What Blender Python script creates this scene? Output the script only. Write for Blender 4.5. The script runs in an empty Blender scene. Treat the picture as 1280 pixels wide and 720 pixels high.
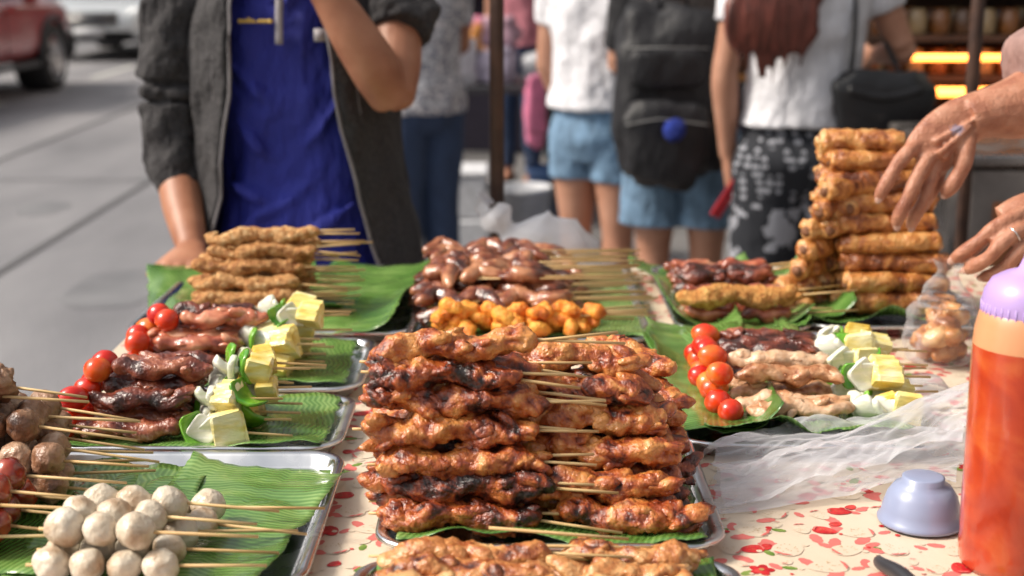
import bpy, math, random
from mathutils import Vector, Matrix, Euler, noise
R=random.Random(7)
S=bpy.context.scene
TZ=0.85
# ---------------------------------------------------------------- helpers
class MB:
    def __init__(s): s.v=[];s.f=[];s.m=[];s.a=[];s.uv=None
    def add(s,vs,fs,mat=0,var=.5):
        o=len(s.v); s.v+= [tuple(v) for v in vs]; s.a+=[var]*len(vs)
        for f in fs: s.f.append(tuple(i+o for i in f)); s.m.append(mat)
def obj(mb,name,mats,parent=None,smooth=True,M=None):
    me=bpy.data.meshes.new(name); me.from_pydata(mb.v,[],mb.f)
    for m in mats: me.materials.append(m)
    me.polygons.foreach_set('material_index',mb.m)
    me.polygons.foreach_set('use_smooth',[smooth]*len(mb.f))
    at=me.attributes.new('var','FLOAT','POINT'); at.data.foreach_set('value',mb.a)
    if mb.uv:
        ul=me.uv_layers.new(name='UVMap')
        for l in me.loops: ul.data[l.index].uv=mb.uv[l.vertex_index]
    me.update()
    o=bpy.data.objects.new(name,me); S.collection.objects.link(o)
    if M is not None: o.matrix_world=M
    if parent: o.parent=parent
    return o
def empty(name,loc=(0,0,0)):
    e=bpy.data.objects.new(name,None); S.collection.objects.link(e); e.location=loc; e.empty_display_size=.1
    return e
def cat(P,n):
    out=[];m=len(P)-1
    for i in range(n):
        s=i/(n-1)*m; k=min(int(s),m-1); u=s-k
        p0=P[max(k-1,0)];p1=P[k];p2=P[k+1];p3=P[min(k+2,m)]
        out.append([.5*((2*b)+(c-a)*u+(2*a-5*b+4*c-d)*u*u+(3*b-a-3*c+d)*u**3) for a,b,c,d in zip(p0,p1,p2,p3)])
    return out
def dn(q,amp):
    f=amp*(noise.noise(q)+.5*noise.noise(q*2.3))
    if amp>.3: f+=amp*(.14-.60*abs(noise.noise(q*3.1))+.20*noise.noise(q*7.1))
    return 1+f
def loft(mb,pts,rad,seg=14,mat=0,ref=(0,0,1),var=.5,amp=0,freq=50,seed=0,n=None,cap=True,expo=1.0):
    Q=[list(p)+(list(r) if isinstance(r,(tuple,list)) else [r,r]) for p,r in zip(pts,rad)]
    if n: Q=cat(Q,n)
    P=[Vector(q[:3]) for q in Q]; sv=Vector((seed*3.1,seed*1.7,seed*.9)); ref=Vector(ref)
    vs=[];fs=[];N=len(P)
    for i in range(N):
        t=(P[min(i+1,N-1)]-P[max(i-1,0)])
        if t.length<1e-9: t=Vector((0,0,1))
        t.normalize(); a=ref-t*ref.dot(t)
        if a.length<.05: a=Vector((.31,.9,.2)); a=a-t*a.dot(t)
        a.normalize(); b=t.cross(a); ra=max(Q[i][3],1e-5); rb=max(Q[i][4],1e-5)
        for j in range(seg):
            th=2*math.pi*j/seg; c=math.cos(th);s_=math.sin(th)
            if expo!=1: c=math.copysign(abs(c)**expo,c);s_=math.copysign(abs(s_)**expo,s_)
            d=a*ra*c+b*rb*s_
            if amp: d=d*dn((P[i]+d)*freq+sv,amp)
            vs.append(P[i]+d)
    for i in range(N-1):
        for j in range(seg):
            k=(j+1)%seg
            fs.append((i*seg+j,i*seg+k,(i+1)*seg+k,(i+1)*seg+j))
    if cap:
        fs.append(tuple(range(seg))[::-1]); fs.append(tuple((N-1)*seg+j for j in range(seg)))
    mb.add(vs,fs,mat,var)
def ball(mb,c,r,rot=(0,0,0),nu=14,nv=10,mat=0,var=.5,amp=0,freq=60,seed=0,p=1.0,bend=0):
    if not isinstance(r,(tuple,list)): r=(r,r,r)
    E=Euler(rot).to_matrix(); c=Vector(c); sv=Vector((seed*2.1,seed*1.3,seed)); vs=[];fs=[]
    def pw(x): return math.copysign(abs(x)**p,x)
    def mk(th,ph):
        q=Vector((r[0]*pw(math.sin(th))*pw(math.cos(ph)),r[1]*pw(math.sin(th))*pw(math.sin(ph)),r[2]*pw(math.cos(th))))
        if amp: q=q*dn(q*freq+sv,amp)
        if bend: q.z+=bend*q.x*q.x
        return c+E@q
    vs.append(mk(0,0))
    for i in range(1,nv):
        for j in range(nu): vs.append(mk(math.pi*i/nv,2*math.pi*j/nu))
    vs.append(mk(math.pi,0))
    for j in range(nu): fs.append((0,1+j,1+(j+1)%nu))
    for i in range(nv-2):
        for j in range(nu):
            a=1+i*nu+j;b=1+i*nu+(j+1)%nu; fs.append((a,a+nu,b+nu,b))
    L=len(vs)-1;o=1+(nv-2)*nu
    for j in range(nu): fs.append((L,o+(j+1)%nu,o+j))
    mb.add(vs,fs,mat,var)
def box(mb,lo,hi,mat=0,var=.5,b=0.0):
    if b:
        c=[(a+d)/2 for a,d in zip(lo,hi)]; h=[(d-a)/2 for a,d in zip(lo,hi)]
        vs=[];fs=[]
        for sx in(-1,1):
            for sy in(-1,1):
                for sz in(-1,1):
                    vs+= [(c[0]+sx*h[0],c[1]+sy*(h[1]-b),c[2]+sz*(h[2]-b)),(c[0]+sx*(h[0]-b),c[1]+sy*h[1],c[2]+sz*(h[2]-b)),(c[0]+sx*(h[0]-b),c[1]+sy*(h[1]-b),c[2]+sz*h[2])]
        def I(sx,sy,sz,k): return (((sx>0)*4+(sy>0)*2+(sz>0))*3+k)
        for k in range(3):
            for s in(-1,1):
                q=[(-1,-1),(1,-1),(1,1),(-1,1)]
                f=[]
                for u,w in q:
                    t=[u,w]; t.insert(k,s); f.append(I(*t,k))
                fs.append(tuple(f))
        for k in range(3):
            o1,o2=[x for x in range(3) if x!=k]
            for s1 in(-1,1):
                for s2 in(-1,1):
                    A=[0,0,0];A[o1]=s1;A[o2]=s2;A[k]=-1;B=list(A);B[k]=1
                    fs.append((I(*A,o1),I(*B,o1),I(*B,o2),I(*A,o2)))
        for sx in(-1,1):
            for sy in(-1,1):
                for sz in(-1,1): fs.append((I(sx,sy,sz,0),I(sx,sy,sz,1),I(sx,sy,sz,2)))
        mb.add(vs,fs,mat,var); return
    x0,y0,z0=lo;x1,y1,z1=hi
    vs=[(x0,y0,z0),(x1,y0,z0),(x1,y1,z0),(x0,y1,z0),(x0,y0,z1),(x1,y0,z1),(x1,y1,z1),(x0,y1,z1)]
    mb.add(vs,[(0,3,2,1),(4,5,6,7),(0,1,5,4),(1,2,6,5),(2,3,7,6),(3,0,4,7)],mat,var)
def lathe(mb,c,prof,seg=32,mat=0,var=.5,axis='Z'):
    vs=[];fs=[];c=Vector(c)
    for r,z in prof:
        for j in range(seg):
            t=2*math.pi*j/seg
            q=Vector((r*math.cos(t),r*math.sin(t),z))
            if axis=='X': q=Vector((q.z,q.x,q.y))
            vs.append(c+q)
    for i in range(len(prof)-1):
        for j in range(seg):
            k=(j+1)%seg; fs.append((i*seg+j,i*seg+k,(i+1)*seg+k,(i+1)*seg+j))
    mb.add(vs,fs,mat,var)
def remesh(o,vox,sm=4,disp=0,dscale=.12):
    m=o.modifiers.new('r','REMESH'); m.mode='VOXEL'; m.voxel_size=vox; m.use_smooth_shade=True
    s=o.modifiers.new('s','SMOOTH'); s.factor=.5; s.iterations=sm
    if disp:
        t=bpy.data.textures.new('folds','CLOUDS'); t.noise_scale=dscale; t.noise_depth=2
        d=o.modifiers.new('d','DISPLACE'); d.texture=t; d.strength=disp; d.mid_level=.5; d.texture_coords='GLOBAL'
# ---------------------------------------------------------------- materials
def mat(name,cols,scale=20,detail=5,rough=.5,bumps=(),vk=0,coat=0,metal=0,spec=.5,sss=0,sssr=(1,.4,.2),rv=0,stretch=None,trans=0,emis=None,coord='Object',point=None,dist=0,cr=.12,spot=None):
    m=bpy.data.materials.new(name); m.use_nodes=True; nt=m.node_tree; N=nt.nodes; L=nt.links
    b=N['Principled BSDF']; tc=N.new('ShaderNodeTexCoord'); src=tc.outputs[coord]
    if stretch:
        mp=N.new('ShaderNodeMapping'); mp.inputs['Scale'].default_value=stretch; L.new(src,mp.inputs[0]); src=mp.outputs[0]
    if isinstance(cols[0],(int,float)): b.inputs['Base Color'].default_value=(*cols,1)
    else:
        n=N.new('ShaderNodeTexNoise'); n.inputs['Scale'].default_value=scale; n.inputs['Detail'].default_value=detail; n.inputs['Distortion'].default_value=dist
        L.new(src,n.inputs['Vector']); f=n.outputs['Fac']
        if vk:
            a=N.new('ShaderNodeAttribute'); a.attribute_name='var'
            q=N.new('ShaderNodeMath'); q.operation='MULTIPLY_ADD'; q.inputs[1].default_value=vk; q.inputs[2].default_value=-vk/2
            L.new(a.outputs['Fac'],q.inputs[0]); s=N.new('ShaderNodeMath'); s.operation='ADD'; L.new(f,s.inputs[0]); L.new(q.outputs[0],s.inputs[1]); f=s.outputs[0]
        if point:
            g=N.new('ShaderNodeNewGeometry'); q=N.new('ShaderNodeMath'); q.operation='MULTIPLY_ADD'; q.inputs[1].default_value=point; q.inputs[2].default_value=-point/2
            L.new(g.outputs['Pointiness'],q.inputs[0]); s=N.new('ShaderNodeMath'); s.operation='ADD'; L.new(f,s.inputs[0]); L.new(q.outputs[0],s.inputs[1]); f=s.outputs[0]
        r=N.new('ShaderNodeValToRGB'); e=r.color_ramp.elements
        e[0].position=cols[0][0]; e[0].color=(*cols[0][1],1); e[1].position=cols[-1][0]; e[1].color=(*cols[-1][1],1)
        for p,c in cols[1:-1]:
            x=e.new(p); x.color=(*c,1)
        L.new(f,r.inputs[0]); col=r.outputs[0]
        if spot:
            vd=N.new('ShaderNodeVectorMath'); vd.operation='DISTANCE'; vd.inputs[1].default_value=spot[0]; L.new(tc.outputs['Object'],vd.inputs[0])
            nn=N.new('ShaderNodeTexNoise'); nn.inputs['Scale'].default_value=260; L.new(tc.outputs['Object'],nn.inputs['Vector'])
            ma=N.new('ShaderNodeMath'); ma.operation='MULTIPLY_ADD'; ma.inputs[1].default_value=.012; L.new(nn.outputs['Fac'],ma.inputs[0]); L.new(vd.outputs['Value'],ma.inputs[2])
            mr=N.new('ShaderNodeMapRange'); mr.inputs[1].default_value=spot[1]; mr.inputs[2].default_value=spot[1]+.0025; mr.inputs[3].default_value=.6; mr.inputs[4].default_value=0; L.new(ma.outputs[0],mr.inputs[0])
            mx=N.new('ShaderNodeMix'); mx.data_type='RGBA'; L.new(mr.outputs[0],mx.inputs[0]); L.new(col,mx.inputs[6]); mx.inputs[7].default_value=(*spot[2],1); col=mx.outputs[2]
        L.new(col,b.inputs['Base Color'])
    b.inputs['Roughness'].default_value=rough; b.inputs['Metallic'].default_value=metal
    b.inputs['Specular IOR Level'].default_value=spec
    b.inputs['Coat Weight'].default_value=coat; b.inputs['Coat Roughness'].default_value=cr
    if rv:
        n=N.new('ShaderNodeTexNoise'); n.inputs['Scale'].default_value=scale*1.7; L.new(src,n.inputs['Vector'])
        mr=N.new('ShaderNodeMapRange'); mr.inputs[1].default_value=.35; mr.inputs[2].default_value=.65; mr.inputs[3].default_value=max(rough-rv,.03); mr.inputs[4].default_value=min(rough+rv,1)
        L.new(n.outputs['Fac'],mr.inputs[0]); L.new(mr.outputs[0],b.inputs['Roughness'])
    if sss:
        b.inputs['Subsurface Weight'].default_value=sss; b.inputs['Subsurface Radius'].default_value=sssr; b.inputs['Subsurface Scale'].default_value=.006
    if trans: b.inputs['Transmission Weight'].default_value=trans
    if emis: b.inputs['Emission Color'].default_value=(*emis[0],1); b.inputs['Emission Strength'].default_value=emis[1]
    prev=None
    for sc,st,di in bumps:
        n=N.new('ShaderNodeTexNoise'); n.inputs['Scale'].default_value=sc; n.inputs['Detail'].default_value=4; L.new(src,n.inputs['Vector'])
        bp=N.new('ShaderNodeBump'); bp.inputs['Strength'].default_value=st; bp.inputs['Distance'].default_value=di; L.new(n.outputs['Fac'],bp.inputs['Height'])
        if prev: L.new(prev,bp.inputs['Normal'])
        prev=bp.outputs[0]
    if prev: L.new(prev,b.inputs['Normal']); 
    if prev and coat: L.new(prev,b.inputs['Coat Normal'])
    return m
def plain(name,c,rough=.5,**k): 
    return mat(name,[(.3,tuple(x*.82 for x in c)),(.7,tuple(min(x*1.12,1) for x in c))],rough=rough,**k)
M_chk=mat('grilled_chicken',[(.34,(.010,.004,.003)),(.42,(.085,.013,.005)),(.50,(.27,.045,.011)),(.59,(.47,.12,.024)),(.73,(.66,.28,.075))],scale=38,detail=11,rough=.34,rv=.16,bumps=[(75,.8,.005),(240,.9,.0026)],vk=.18,coat=.55,point=1.2,dist=.9,cr=.18)
M_chk3=mat('golden_chicken',[(.32,(.06,.012,.005)),(.42,(.30,.075,.018)),(.54,(.56,.23,.07)),(.70,(.68,.41,.18))],scale=40,detail=10,rough=.36,rv=.12,bumps=[(75,.8,.005),(240,.8,.0024)],vk=.14,coat=.5,point=1.1,dist=.8,cr=.18)
M_chk2=mat('pale_chicken',[(.28,(.09,.020,.008)),(.38,(.34,.12,.04)),(.52,(.58,.31,.16)),(.7,(.68,.46,.30))],scale=44,detail=9,rough=.36,bumps=[(80,.7,.004),(260,.6,.0018)],vk=.2,coat=.45,dist=.7,point=1,cr=.17)
M_dark=mat('charred_meat',[(.30,(.010,.005,.004)),(.45,(.07,.014,.008)),(.58,(.20,.042,.020)),(.72,(.38,.12,.055))],scale=42,detail=9,rough=.29,bumps=[(80,.8,.004),(260,.8,.002)],vk=.15,coat=.6,point=1,cr=.16)
M_wing=mat('chicken_wing_skin',[(.28,(.014,.005,.004)),(.42,(.08,.017,.008)),(.56,(.23,.06,.024)),(.72,(.48,.21,.10))],scale=34,detail=8,rough=.28,bumps=[(110,.7,.0025),(350,.4,.001)],vk=.28,coat=.65,point=1.2,cr=.14)
M_saus=mat('sausage',[(.28,(.10,.020,.011)),(.45,(.32,.07,.033)),(.6,(.54,.18,.09)),(.74,(.66,.33,.19))],scale=38,detail=7,rough=.27,bumps=[(90,.6,.0025)],vk=.2,coat=.6,point=.6)
M_bread=mat('fried_crumb',[(.25,(.20,.060,.013)),(.43,(.47,.19,.050)),(.6,(.64,.33,.115)),(.75,(.76,.50,.24))],scale=130,detail=8,rough=.6,bumps=[(330,1,.005),(150,1,.005)],vk=.15,point=1)
M_bread2=mat('fried_panko',[(.25,(.28,.08,.012)),(.45,(.56,.22,.04)),(.7,(.78,.43,.13))],scale=150,detail=8,rough=.6,bumps=[(330,1,.005),(150,1,.005)],point=1)
M_orange=mat('fried_orange',[(.28,(.40,.08,.01)),(.5,(.80,.23,.02)),(.7,(.90,.42,.06))],scale=60,detail=6,rough=.45,bumps=[(220,1,.004)],vk=.2,point=1)
M_roll=mat('spring_roll_skin',[(.29,(.10,.022,.005)),(.41,(.30,.085,.018)),(.53,(.52,.20,.045)),(.63,(.63,.31,.095)),(.80,(.72,.46,.20))],scale=34,detail=11,rough=.34,bumps=[(65,.9,.006),(220,.9,.003)],vk=.18,coat=.45,rv=.14,dist=1.1,point=1.1,cr=.17)
M_fill=plain('roll_filling',(.22,.09,.04),.6,bumps=[(300,1,.003)])
M_stick=mat('bamboo',[(.3,(.48,.29,.11)),(.7,(.74,.53,.26))],scale=60,rough=.55,stretch=(.2,4,4),vk=.2)
M_tom=mat('tomato',[(.3,(.52,.012,.006)),(.55,(.74,.055,.010)),(.75,(.84,.22,.03))],scale=25,detail=3,rough=.24,vk=.4,coat=.25)
M_on=mat('onion',[(.3,(.62,.66,.46)),(.5,(.76,.76,.64)),(.65,(.80,.79,.72))],scale=70,rough=.3,stretch=(.3,1,3),coat=.2,vk=.2,bumps=[(160,.4,.001)])
M_pep=mat('green_pepper',[(.3,(.05,.22,.012)),(.65,(.20,.46,.035))],scale=40,rough=.22,coat=.4,vk=.2)
M_pine=mat('pineapple',[(.3,(.72,.48,.07)),(.5,(.82,.68,.22)),(.7,(.88,.82,.50))],scale=90,detail=6,rough=.3,stretch=(.35,1,1),bumps=[(150,.8,.003)],coat=.3,vk=.25)
M_wball=mat('white_meatball',[(.28,(.30,.17,.09)),(.39,(.50,.37,.25)),(.52,(.63,.54,.42)),(.7,(.70,.63,.52))],scale=46,detail=10,rough=.36,bumps=[(200,.8,.0022),(60,.4,.0025)],vk=.10,coat=.25)
M_bball=mat('brown_meatball',[(.30,(.05,.02,.012)),(.42,(.22,.10,.05)),(.58,(.40,.23,.14)),(.74,(.52,.38,.27))],scale=34,detail=9,rough=.36,bumps=[(180,.9,.003),(60,.5,.003)],vk=.2,coat=.3,point=1)
M_rball=mat('glazed_meatball',[(.3,(.08,.006,.004)),(.55,(.28,.025,.010)),(.7,(.46,.09,.03))],scale=30,detail=4,rough=.15,vk=.2,coat=.8,bumps=[(100,.4,.002)])
M_metal=mat('tray_aluminium',[(.3,(.62,.63,.65)),(.7,(.80,.81,.83))],scale=12,rough=.26,metal=1,rv=.1,bumps=[(9,.15,.004)])
M_steel=mat('stove_steel',[(.3,(.16,.15,.15)),(.7,(.42,.38,.36))],scale=5,rough=.35,metal=.9,rv=.15)
def leafmat():
    m=bpy.data.materials.new('banana_leaf'); m.use_nodes=True; nt=m.node_tree;N=nt.nodes;L=nt.links;b=N['Principled BSDF']
    uv=N.new('ShaderNodeUVMap'); uv.uv_map='UVMap'
    sp=N.new('ShaderNodeSeparateXYZ'); L.new(uv.outputs[0],sp.inputs[0])
    no=N.new('ShaderNodeTexNoise'); no.inputs['Scale'].default_value=9; tc=N.new('ShaderNodeTexCoord'); L.new(tc.outputs['Object'],no.inputs['Vector'])
    def stripes(fr,dis):
        a=N.new('ShaderNodeMath');a.operation='MULTIPLY';a.inputs[1].default_value=fr;L.new(sp.outputs[0],a.inputs[0])
        c=N.new('ShaderNodeMath');c.operation='MULTIPLY_ADD';c.inputs[1].default_value=dis;L.new(no.outputs['Fac'],c.inputs[0]);L.new(a.outputs[0],c.inputs[2])
        d=N.new('ShaderNodeMath');d.operation='SINE';L.new(c.outputs[0],d.inputs[0]); return d.outputs[0]
    s1=stripes(1000,2.5); s2=stripes(190,3)
    ad=N.new('ShaderNodeMath');ad.operation='MULTIPLY_ADD';ad.inputs[1].default_value=.13;ad.inputs[2].default_value=.5;L.new(s1,ad.inputs[0])
    ae=N.new('ShaderNodeMath');ae.operation='MULTIPLY_ADD';ae.inputs[1].default_value=.06;L.new(s2,ae.inputs[0]);L.new(ad.outputs[0],ae.inputs[2])
    n2=N.new('ShaderNodeTexNoise');n2.inputs['Scale'].default_value=9;n2.inputs['Detail'].default_value=8;L.new(tc.outputs['Object'],n2.inputs['Vector'])
    af=N.new('ShaderNodeMath');af.operation='MULTIPLY_ADD';af.inputs[1].default_value=1.3;L.new(n2.outputs['Fac'],af.inputs[0]);L.new(ae.outputs[0],af.inputs[2])
    mr=N.new('ShaderNodeMath');mr.operation='SUBTRACT';mr.inputs[1].default_value=.65;L.new(af.outputs[0],mr.inputs[0])
    r=N.new('ShaderNodeValToRGB');e=r.color_ramp.elements;e[0].position=.12;e[0].color=(.035,.10,.014,1);e[1].position=.9;e[1].color=(.28,.42,.13,1)
    x=e.new(.5);x.color=(.095,.21,.040,1)
    L.new(mr.outputs[0],r.inputs[0]);L.new(r.outputs[0],b.inputs['Base Color'])
    bp=N.new('ShaderNodeBump');bp.inputs['Strength'].default_value=.6;bp.inputs['Distance'].default_value=.0014;L.new(ae.outputs[0],bp.inputs['Height']);L.new(bp.outputs[0],b.inputs['Normal'])
    b.inputs['Roughness'].default_value=.27; b.inputs['Coat Weight'].default_value=.35
    return m
M_leaf=leafmat()
# ---------------------------------------------------------------- world / light / camera
w=bpy.data.worlds.new('World'); S.world=w; w.use_nodes=True
nt=w.node_tree; bg=nt.nodes['Background']; sky=nt.nodes.new('ShaderNodeTexSky'); sky.sky_type='NISHITA'; sky.sun_disc=False
EL=math.radians(44);AZ=math.radians(-95)
sky.sun_elevation=EL; sky.sun_rotation=AZ; sky.air_density=1.4; sky.dust_density=6; sky.ozone_density=1
hs=nt.nodes.new('ShaderNodeHueSaturation'); hs.inputs['Saturation'].default_value=.3
nt.links.new(sky.outputs[0],hs.inputs['Color']); nt.links.new(hs.outputs[0],bg.inputs[0]); bg.inputs[1].default_value=.15
sl=bpy.data.lights.new('sun','SUN'); sl.energy=4.1; sl.angle=math.radians(14); sl.color=(1,.89,.75)
so=bpy.data.objects.new('sun',sl); S.collection.objects.link(so)
d=Vector((math.sin(AZ)*math.cos(EL),math.cos(AZ)*math.cos(EL),math.sin(EL))); so.rotation_euler=d.to_track_quat('Z','Y').to_euler()
cd=bpy.data.cameras.new('camera'); cam=bpy.data.objects.new('camera',cd); S.collection.objects.link(cam)
cam.location=(0,0,1.38); cam.rotation_euler=(math.radians(77),0,0); cd.lens=50; cd.sensor_width=36; cd.clip_end=500; cd.clip_start=.05
cd.dof.use_dof=True; cd.dof.focus_distance=1.44; cd.dof.aperture_fstop=4.4
S.camera=cam
S.view_settings.view_transform='Standard'; S.view_settings.look='None'; S.view_settings.exposure=0

# ---------------------------------------------------------------- ground
M_ground=mat('ground_concrete',[(.3,(.09,.09,.092)),(.5,(.17,.165,.165)),(.7,(.25,.24,.235))],scale=1.4,detail=10,rough=.6,bumps=[(60,.4,.01)],rv=.15)
M_road=mat('road_asphalt',[(.3,(.13,.13,.142)),(.5,(.20,.198,.212)),(.7,(.28,.275,.287))],scale=1.1,detail=12,rough=.7,bumps=[(90,.5,.01)],stretch=(1,.35,1))
M_seam=plain('road_joint',(.07,.07,.075),.8)
mb=MB(); mb.add([(-150,-60,0),(150,-60,0),(150,200,0),(-150,200,0)],[(0,1,2,3)]); obj(mb,'ground',[M_ground])
mb=MB(); mb.add([(-9,-40,.004),(-.9,-40,.004),(-.9,150,.004),(-9,150,.004)],[(0,1,2,3)]); obj(mb,'road',[M_road])
mb=MB()
for x in(-2.3,-3.6): 
    for y in range(-40,150,2): 
        o1=.02*noise.noise(Vector((x,y*.4,0)));o2=.02*noise.noise(Vector((x,(y+2)*.4,0)))
        mb.add([(x-.022+o1,y,.008),(x+.022+o1,y,.008),(x+.022+o2,y+2,.008),(x-.022+o2,y+2,.008)],[(0,1,2,3)])
for y in range(-3,60,6): mb.add([(-8.9,y,.0085),(-1,y,.0085),(-1,y+.02,.0085),(-8.9,y+.02,.0085)],[(0,1,2,3)])
obj(mb,'road_joints',[M_seam])
mb=MB()
for k in range(26):
    x=R.uniform(-6,-1.2);y=R.uniform(3,22);r=R.uniform(.05,.25); mb.add([(x+r*math.cos(a*.6)*(1+.3*R.random()),y+r*1.8*math.sin(a*.6)*(1+.3*R.random()),.006+.00003*k) for a in range(10)],[tuple(range(10))])
obj(mb,'road_patches',[mat('oil_patch',[(.3,(.13,.13,.14)),(.7,(.2,.2,.21))],scale=3,rough=.55)])
M_white=plain('white_paint',(.5,.5,.48),.6)
mb=MB()
for y in range(-8,80,5): mb.add([(-5.05,y,.012),(-4.93,y,.012),(-4.93,y+2,.012),(-5.05,y+2,.012)],[(0,1,2,3)])
obj(mb,'lane_markings',[M_white])
mb=MB(); box(mb,(-12,-40,0),(-9,150,.13)); obj(mb,'pavement',[plain('pavement_slab',(.3,.29,.27),.8,scale=4)],smooth=False)

# ---------------------------------------------------------------- table & cloth
M_cloth=mat('tablecloth_vinyl',[(.35,(.62,.51,.39)),(.65,(.70,.60,.47))],scale=3,rough=.45,bumps=[(7,.35,.014),(40,.15,.003)],coat=.05)
cr=[mat('print_red',[(.35,(.38,.006,.012)),(.5,(.52,.015,.02)),(.65,(.64,.06,.055))],scale=90,rough=.5),
    plain('print_pink',(.64,.16,.14),.5),mat('print_green',[(.35,(.08,.17,.02)),(.65,(.25,.33,.07))],scale=60,rough=.5),plain('print_tan',(.42,.29,.10),.5),plain('print_seed',(.80,.58,.28),.5)]
X0,X1,Y0,Y1=-.555,1.0,.85,2.46
mb=MB(); nx,ny=60,60;vs=[];fs=[]
for j in range(ny+1):
    for i in range(nx+1):
        x=X0+(X1-X0)*i/nx;y=Y0+(Y1-Y0)*j/ny; vs.append((x,y,TZ))
for j in range(ny):
    for i in range(nx):
        a=j*(nx+1)+i; fs.append((a,a+1,a+nx+2,a+nx+1))
mb.add(vs,fs)
per=[(X0,Y0),(X1,Y0),(X1,Y1),(X0,Y1),(X0,Y0)];ring=[];
for (ax,ay),(bx,by) in zip(per,per[1:]):
    for i in range(60): ring.append((ax+(bx-ax)*i/60,ay+(by-ay)*i/60))
cx,cy=(X0+X1)/2,(Y0+Y1)/2; vs=[];K=len(ring)
for k,dz in enumerate((0,.004,.05,.2,.4)):
    for i,(x,y) in enumerate(ring):
        o=[0,.004,.008,.015,.02][k]*(1+ (.9*math.sin(i*.9)+.5*math.sin(i*.37+1))*(k>1))
        vx=math.copysign(1,x-cx) if abs(abs(x-cx)-(X1-X0)/2)<1e-4 else 0; vy=math.copysign(1,y-cy) if abs(abs(y-cy)-(Y1-Y0)/2)<1e-4 else 0
        vs.append((x+vx*o,y+vy*o,TZ-dz))
fs=[(k*K+i,k*K+(i+1)%K,(k+1)*K+(i+1)%K,(k+1)*K+i) for k in range(4) for i in range(K)]
mb.add(vs,fs)
R2=random.Random(3)
def poly(pts,cx,cy,rot,z,m):
    c,s=math.cos(rot),math.sin(rot); z=z+R2.uniform(0,.00018)
    # wind every printed patch counter-clockwise so it faces up
    ar=sum(pts[i-1][0]*pts[i][1]-pts[i][0]*pts[i-1][1] for i in range(len(pts)))
    if ar<0: pts=pts[::-1]
    mb.add([(cx+x*c-y*s,cy+x*s+y*c,TZ+z) for x,y in pts],[tuple(range(len(pts)))],m)
def strawberry(cx,cy,r,rot,m=0):
    pts=[]
    for k in range(24):
        t=2*math.pi*k/24; x=math.sin(t);y=math.cos(t)
        pts.append((r*x*(.80+.18*y)*(1+.04*R.random()),r*(y*1.15)-(.12*r if abs(x)<.2 and y>0 else 0)))
    poly(pts,cx,cy,rot,.0005,m)
    c,s=math.cos(rot),math.sin(rot)
    for k in range(14):
        a=R.uniform(0,6.28);q=r*.75*math.sqrt(R.random());x=q*math.sin(a)*.85;y=q*math.cos(a)
        poly([(-r*.03,0),(0,-r*.07),(r*.03,0),(0,r*.07)],cx+x*c-y*s,cy+x*s+y*c,rot,.0009,4)
    for k in range(5):
        a=-1.2+k*.6; L=r*.62; x0,y0=0,r*.9
        tip=(x0+math.sin(a)*L,y0+abs(math.cos(a))*L*.35-.15*r); pa=(x0+math.sin(a+.5)*L*.4,y0+L*.25); pb=(x0+math.sin(a-.5)*L*.4,y0-L*.12)
        poly([(x0,y0),pb,tip,pa],cx,cy,rot,.0013,2)
def leafp(cx,cy,r,rot,m=2):
    pts=[]
    for k in range(18):
        t=2*math.pi*k/18; pts.append((r*.48*math.sin(t)*(1+.18*(k%2)),-r*math.cos(t)))
    poly(pts,cx,cy,rot,.0002,m)
def flower(cx,cy,r,rot,m=1):
    pts=[]
    for k in range(30):
        t=2*math.pi*k/30; q=r*(.62+.38*abs(math.sin(2.5*t)))
        pts.append((q*math.cos(t),q*math.sin(t)))
    poly(pts,cx,cy,rot,.0005,m); poly([(r*.22*math.cos(k),r*.22*math.sin(k)) for k in [0,1,2,3,4,5]],cx,cy,0,.0009,4)
def dot(cx,cy,r,m=0,z=.0006): poly([(r*math.cos(b*.785),r*math.sin(b*.785)) for b in range(8)],cx,cy,0,z,m)
st=.052; y=Y0+.025;row=0
while y<Y1-.03:
    x=X0+.03+(row%2)*st/2
    while x<X1-.03:
        px=x+R.uniform(-.007,.007);py=y+R.uniform(-.006,.006);k=R.random();rot=R.uniform(0,6.28)
        if k<.58:
            r=R.uniform(.0135,.0175); leafp(px+.019*math.cos(rot),py+.019*math.sin(rot),r*.75,rot+.8); leafp(px-.017,py+.010,r*.6,rot+2,2); strawberry(px,py,r,rot)
        elif k<.78:
            for q in range(2): strawberry(px+q*.021-.009,py+R.uniform(-.007,.007),.0105,rot+q,1 if q else 0)
            leafp(px,py-.017,.011,rot)
        elif k<.88: flower(px,py,.012,rot); leafp(px+.014,py+.008,.008,rot); leafp(px-.013,py-.006,.008,rot+1.5,3)
        else:
            for q in range(4):
                a=q*1.6+rot; dot(px+.012*math.cos(a),py+.012*math.sin(a),.0045,0,.0007)
            leafp(px,py,.010,rot,2); leafp(px,py,.009,rot+1.4,3)
        ox,oy=px+st/2,py+R.uniform(-.006,.006)
        if R.random()<.7: leafp(ox,oy,.0070,R.uniform(0,6),R.choice([2,2,3]))
        for q in range(3):
            if R.random()<.6: dot(ox+R.uniform(-.012,.012),oy+R.uniform(-.016,.016),R.uniform(.0018,.0034),R.choice([0,0,1]),.0006)
        if R.random()<.5: strawberry(ox,oy+.013,.0062,rot+2,R.choice([0,1]))
        x+=st
    y+=st*.84;row+=1
table=empty('market_table')
obj(mb,'tablecloth',[M_cloth]+cr,table,smooth=True)
mb=MB(); box(mb,(X0+.01,Y0+.01,TZ-.03),(X1-.01,Y1-.01,TZ-.004))
for x in(X0+.04,X1-.08):
    for yy in(Y0+.04,Y1-.08): box(mb,(x,yy,0),(x+.04,yy+.04,TZ-.03))
obj(mb,'frame',[plain('table_steel',(.2,.2,.2),.4,metal=.8)],table,smooth=False)

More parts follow.
